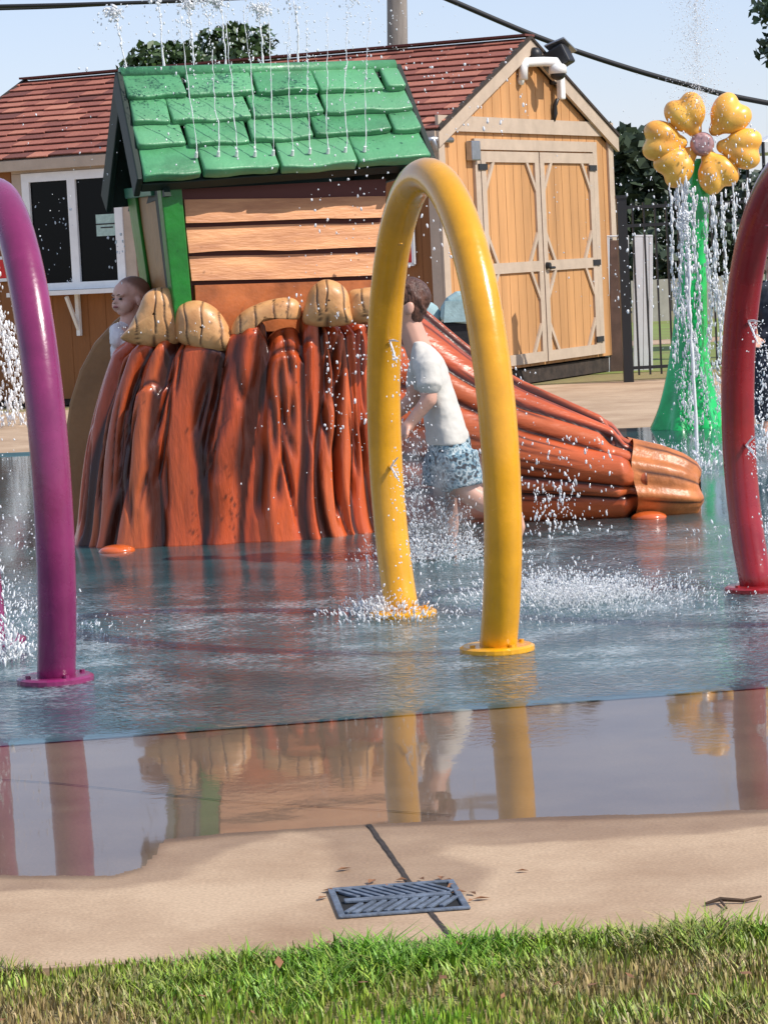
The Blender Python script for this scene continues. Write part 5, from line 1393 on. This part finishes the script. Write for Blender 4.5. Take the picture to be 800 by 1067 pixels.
# flower : mist dome, drip streams from the petals
def flower_fx():
    c = fc; n = 3200
    a = RNG.uniform(0, 6.283, n); rr = np.abs(RNG.normal(0, .105, n)); f = RNG.random(n) ** .8
    P = np.stack([c.x - .02 + np.cos(a) * rr * (1.2 - .35 * f), c.y - .1 + np.sin(a) * rr, c.z + .18 + f * 1.0], -1)
    tag(drops_mesh('spray_plume', P, RNG.uniform(.0012, .0042, n) , None, RNG.uniform(1, 2, n)), 'fine plume of spray rising from the top of the orange flower', 'spray', kind='stuff')
    n = 150; a = RNG.uniform(0, 6.283, n); rr = RNG.random(n) ** .5 * .36
    P = np.stack([c.x + np.cos(a) * rr, c.y - .16 - RNG.random(n) * .12, c.z + np.sin(a) * rr * .8], -1)
    tag(drops_mesh('petal_drops', P, .0025 + .006 * RNG.random(n) ** 2.5, None, RNG.uniform(1, 4, n)), 'water running over the orange petals of the flower', 'water drops', kind='stuff')
    for (px, y0, dens, rr) in ((698, 190, 70, .008), (706, 188, 120, .009), (713, 188, 150, .011), (722, 195, 110, .009), (735, 205, 90, .008), (743, 205, 120, .010), (752, 200, 70, .008), (764, 190, 80, .009), (778, 185, 60, .009)):
        p0 = PY(px, y0, fb.y - .25); n = dens * 3
        z = p0.z * (1 - RNG.random(n) ** .8 * .98)
        x = p0.x + RNG.normal(0, .012, n) + .03 * np.sin(z * 9 + px) * (1 - z / p0.z); y = p0.y + RNG.normal(0, .03, n)
        zz = np.linspace(p0.z, p0.z * RNG.uniform(.25, .6), 30)
        ev = tri_tube([V((p0.x + .03 * math.sin(q * 9 + px) * (1 - q / p0.z) + RNG.normal(0, .004), p0.y + RNG.normal(0, .004), q)) for q in zz], list(rr * RNG.uniform(.35, 1.0, 30)))
        o = drops_mesh('water_stream', np.stack([x, y, z], -1), RNG.uniform(.4, 1.2, n) * rr * (.5 + .5 * z / p0.z), None, RNG.uniform(1.5, 6, n), ev, base=p0)
        tag(o, 'broken stream of water falling from a petal of the orange flower', 'water stream', 'water streams off the flower petals', 'stuff')
    gp = G(727, 487)
    o = jet(tuple(gp), (-.03, 0, 5.3), solid=.62, rad=.012, n=240, spread=.035, dr=(.004, .010), fall=.25, name='ground_jet')
    tag(o, 'white water jet shooting straight up from the pad in front of the flower stem', 'water jet')
flower_fx()
cloud('water_drops', [(640, 180, 800, 330, 18.5, .6, 330, .002, .010), (640, 60, 800, 190, 18.5, .6, 60, .002, .006), (690, 330, 770, 450, 18.6, .4, 90, .002, .008), (560, 160, 640, 330, 18.5, .8, 40, .002, .007)],
      'drops drifting round the flower and its stem')
# sprays of the hoops
def hoop_spray(H, ks, label, n=260):
    root, pts, cen = H; Ps, rs, ds = [], [], []; ev = None; vv, ff = [], []; off = 0
    for k in ks:
        q = pts[k]; inn = (cen - q); inn.z *= .6; inn = inn.normalized()
        for sg in (-1, 1):
            d = (inn + V((0, 0, .45 * sg))).normalized()
            a, f = tri_tube([q + inn * .066, q + inn * .066 + d * .05, q + inn * .066 + d * .105 + V((0, 0, -.006))], [.004, .0045, .002]); vv.append(a); ff.append(f + off); off += len(a)
        t = RNG.uniform(0.02, .5, n); sp = RNG.uniform(.8, 2.0, n)
        dirs = np.array(inn)[None] + RNG.standard_normal((n, 3)) * np.array([.16, .16, .3])
        P = np.array(q + inn * .07)[None] + dirs * (sp * t)[:, None]; P[:, 2] -= 4.9 * t ** 2
        ok = P[:, 2] > .015; Ps.append(P[ok]); rs.append(RNG.uniform(.0012, .0042, n)[ok]); ds.append((dirs * sp[:, None] - np.array([0, 0, 9.8]) * t[:, None])[ok])
    P = np.concatenate(Ps); 
    o = drops_mesh('hoop_spray', P, np.concatenate(rs), np.concatenate(ds), RNG.uniform(1, 2.6, len(P)), (np.concatenate(vv), np.concatenate(ff)))
    tag(o, label, 'spray', kind='stuff')
hoop_spray(H_y, (45, 52), 'spray from the nozzles inside the yellow hoop', 240)
hoop_spray(H_r, (45, 52), 'spray from the nozzles inside the red hoop', 420)
hoop_spray(H_p, (8, 45, 52), 'spray from the nozzles inside the purple hoop', 200)
# fine mist of the churned water
def mist_mat(name, dens):
    m = bpy.data.materials.new(name); m.use_nodes = True; nt = m.node_tree; N = nt.nodes; L = nt.links
    N.remove(N['Principled BSDF']); pv = N.new('ShaderNodeVolumeScatter'); pv.inputs['Color'].default_value = (.97, .97, .98, 1)
    tc = N.new('ShaderNodeTexCoord'); mp = N.new('ShaderNodeMapping'); mp.inputs['Location'].default_value = (-1, -1, -1); mp.inputs['Scale'].default_value = (2, 2, 2)
    L.new(tc.outputs['Generated'], mp.inputs['Vector'])
    gr = N.new('ShaderNodeTexGradient'); gr.gradient_type = 'SPHERICAL'; L.new(mp.outputs['Vector'], gr.inputs['Vector'])
    nz = N.new('ShaderNodeTexNoise'); nz.inputs['Scale'].default_value = 9; nz.inputs['Detail'].default_value = 5; L.new(tc.outputs['Object'], nz.inputs['Vector'])
    mr = N.new('ShaderNodeMapRange'); mr.inputs['From Min'].default_value = .42; mr.inputs['From Max'].default_value = .68; mr.inputs['To Max'].default_value = dens; L.new(nz.outputs['Fac'], mr.inputs['Value'])
    mu = N.new('ShaderNodeMath'); mu.operation = 'MULTIPLY'; L.new(gr.outputs['Fac'], mu.inputs[0]); L.new(mr.outputs['Result'], mu.inputs[1])
    L.new(mu.outputs[0], pv.inputs['Density']); L.new(pv.outputs['Volume'], N['Material Output'].inputs['Volume']); return m
def mist(c, r, dens, label):
    c = V(c); c.z = max(c.z, r[2] + .013)
    b = MB(); b.ball(c, r, 24, 16); tag(b.build('mist', mist_mat('spray_mist', dens), base=c, smooth=True), label, 'mist', kind='stuff')
mist(PY(455, 545, 12.15), (.27, .22, .29), 17, 'soft white mist round the legs of the running boy')
# splashes on the pad
def splash(name, spots, label):
    Ps, rs, ds = [], [], []
    for (px, py, rx, hz, n, r1) in spots:
        c = G(px, py); a = RNG.uniform(0, 6.283, n); rr = np.abs(RNG.normal(0, 1, n)) * rx
        z = .012 + np.abs(RNG.exponential(.33, n)).clip(0, 1.6) * hz * np.exp(-(rr / (rx * 1.6)) ** 2)
        Ps.append(np.stack([c.x + np.cos(a) * rr, c.y + np.sin(a) * rr * 1.3, z], -1)); rs.append(.0016 + (r1 - .0016) * RNG.random(n) ** 2.6)
        ds.append(np.stack([np.cos(a) * .5, np.sin(a) * .5, np.ones(n)], -1))
    P = np.concatenate(Ps)
    tag(drops_mesh(name, P, np.concatenate(rs), np.concatenate(ds), RNG.uniform(1, 4.5, len(P))), label, 'splash', kind='stuff')
splash('splash_drops', [(466, 582, .09, .50, 1500, .0044), (436, 586, .13, .50, 1900, .0046), (492, 585, .13, .20, 700, .004)], 'splash kicked up round the running boy')
splash('splash_drops', [(605, 630, .26, .10, 3200, .0040), (650, 622, .24, .06, 1600, .0036), (555, 622, .2, .10, 1600, .004)], 'splash on the pad right of the yellow hoop')
splash('splash_drops', [(400, 645, .10, .10, 600, .006), (420, 645, .10, .06, 300, .005), (376, 640, .09, .06, 250, .005)], 'splash at the far foot of the yellow hoop')
splash('splash_drops', [(8, 690, .07, .22, 600, .007), (0, 640, .12, .2, 400, .006), (70, 660, .16, .04, 300, .004)], 'splash at the far foot of the purple hoop')
splash('splash_drops', [(690, 470, .3, .06, 300, .006), (728, 489, .08, .14, 250, .008), (700, 500, .3, .04, 220, .005)], 'splash on the pad before the flower')
splash('splash_drops', [(795, 470, .16, .7, 700, .009), (800, 560, .2, .15, 300, .006)], 'splash behind the red hoop')
cloud('slide_drops', [(500, 455, 640, 560, 12.7, .3, 260, .002, .0075), (555, 500, 600, 562, 12.8, .3, 150, .002, .008), (490, 380, 560, 470, 12.9, .3, 70, .0015, .006), (415, 340, 445, 480, 12.45, .1, 160, .0015, .0065)],
      'drops falling in front of the log slide', stretch=(1.2, 3.5))
# water falling at the back by the shed wall
n = 900; c0_ = PY(8, 420, 24.5); z = RNG.random(n) * 1.35
P = np.stack([c0_.x + RNG.normal(0, .05, n) + .10 * np.sin(z * 4) + RNG.uniform(-.18, .18, n) * np.exp(-z / .35), c0_.y + RNG.normal(0, .15, n), z], -1)
tag(drops_mesh('falling_water', P, .004 + .014 * RNG.random(n) ** 2, None, RNG.uniform(1.2, 4, n)), 'white water falling beside the purple hoop in front of the shed wall', 'falling water', kind='stuff')

# ================================================================== LIGHT, SKY, CAMERA
SUN_EL = math.radians(45); sd_ = V((0.90, -0.42, 0)).normalized() * math.cos(SUN_EL) + V((0, 0, math.sin(SUN_EL)))
ld = bpy.data.lights.new('sun', 'SUN'); ld.energy = 4.3; ld.angle = math.radians(.55); ld.color = (1.0, .945, .86)
lo = bpy.data.objects.new('sun', ld); COL.objects.link(lo); lo.rotation_euler = sd_.to_track_quat('Z', 'Y').to_euler(); lo.location = (5, -2, 12)
w = bpy.data.worlds.new('World'); S.world = w; w.use_nodes = True
nt = w.node_tree; sk = nt.nodes.new('ShaderNodeTexSky'); sk.sky_type = 'NISHITA'; sk.sun_disc = False
sk.sun_elevation = SUN_EL; sk.sun_rotation = math.atan2(sd_.x, sd_.y); sk.air_density = 1.0; sk.dust_density = 0.35; sk.ozone_density = 3.0
bg = nt.nodes['Background']; bg.inputs['Strength'].default_value = 0.15; tm = nt.nodes.new('ShaderNodeMix'); tm.data_type = 'RGBA'; tm.blend_type = 'MULTIPLY'; tm.inputs['Factor'].default_value = 1; tm.inputs['B'].default_value = (1.0, .90, .98, 1)
nt.links.new(sk.outputs['Color'], tm.inputs['A']); hz = nt.nodes.new('ShaderNodeMix'); hz.data_type = 'RGBA'; hz.inputs['Factor'].default_value = .5; hz.inputs['B'].default_value = (3.3, 3.9, 5.0, 1)
nt.links.new(tm.outputs['Result'], hz.inputs['A']); nt.links.new(hz.outputs['Result'], bg.inputs['Color'])

cd = bpy.data.cameras.new('camera'); co = bpy.data.objects.new('camera', cd); COL.objects.link(co)
cd.sensor_fit = 'HORIZONTAL'; cd.sensor_width = 36; cd.lens = 36 * F / 800; cd.clip_start = .05; cd.clip_end = 2000
co.matrix_world = Matrix(((RT.x, UP.x, -FWD.x, CAM.x), (RT.y, UP.y, -FWD.y, CAM.y), (RT.z, UP.z, -FWD.z, CAM.z), (0, 0, 0, 1)))
S.camera = co
S.view_settings.view_transform = 'Standard'; S.view_settings.look = 'None'; S.view_settings.exposure = 0.24; S.view_settings.gamma = 1
S.view_settings.use_curve_mapping = False
S.cycles.max_bounces = 8; S.cycles.transparent_max_bounces = 12
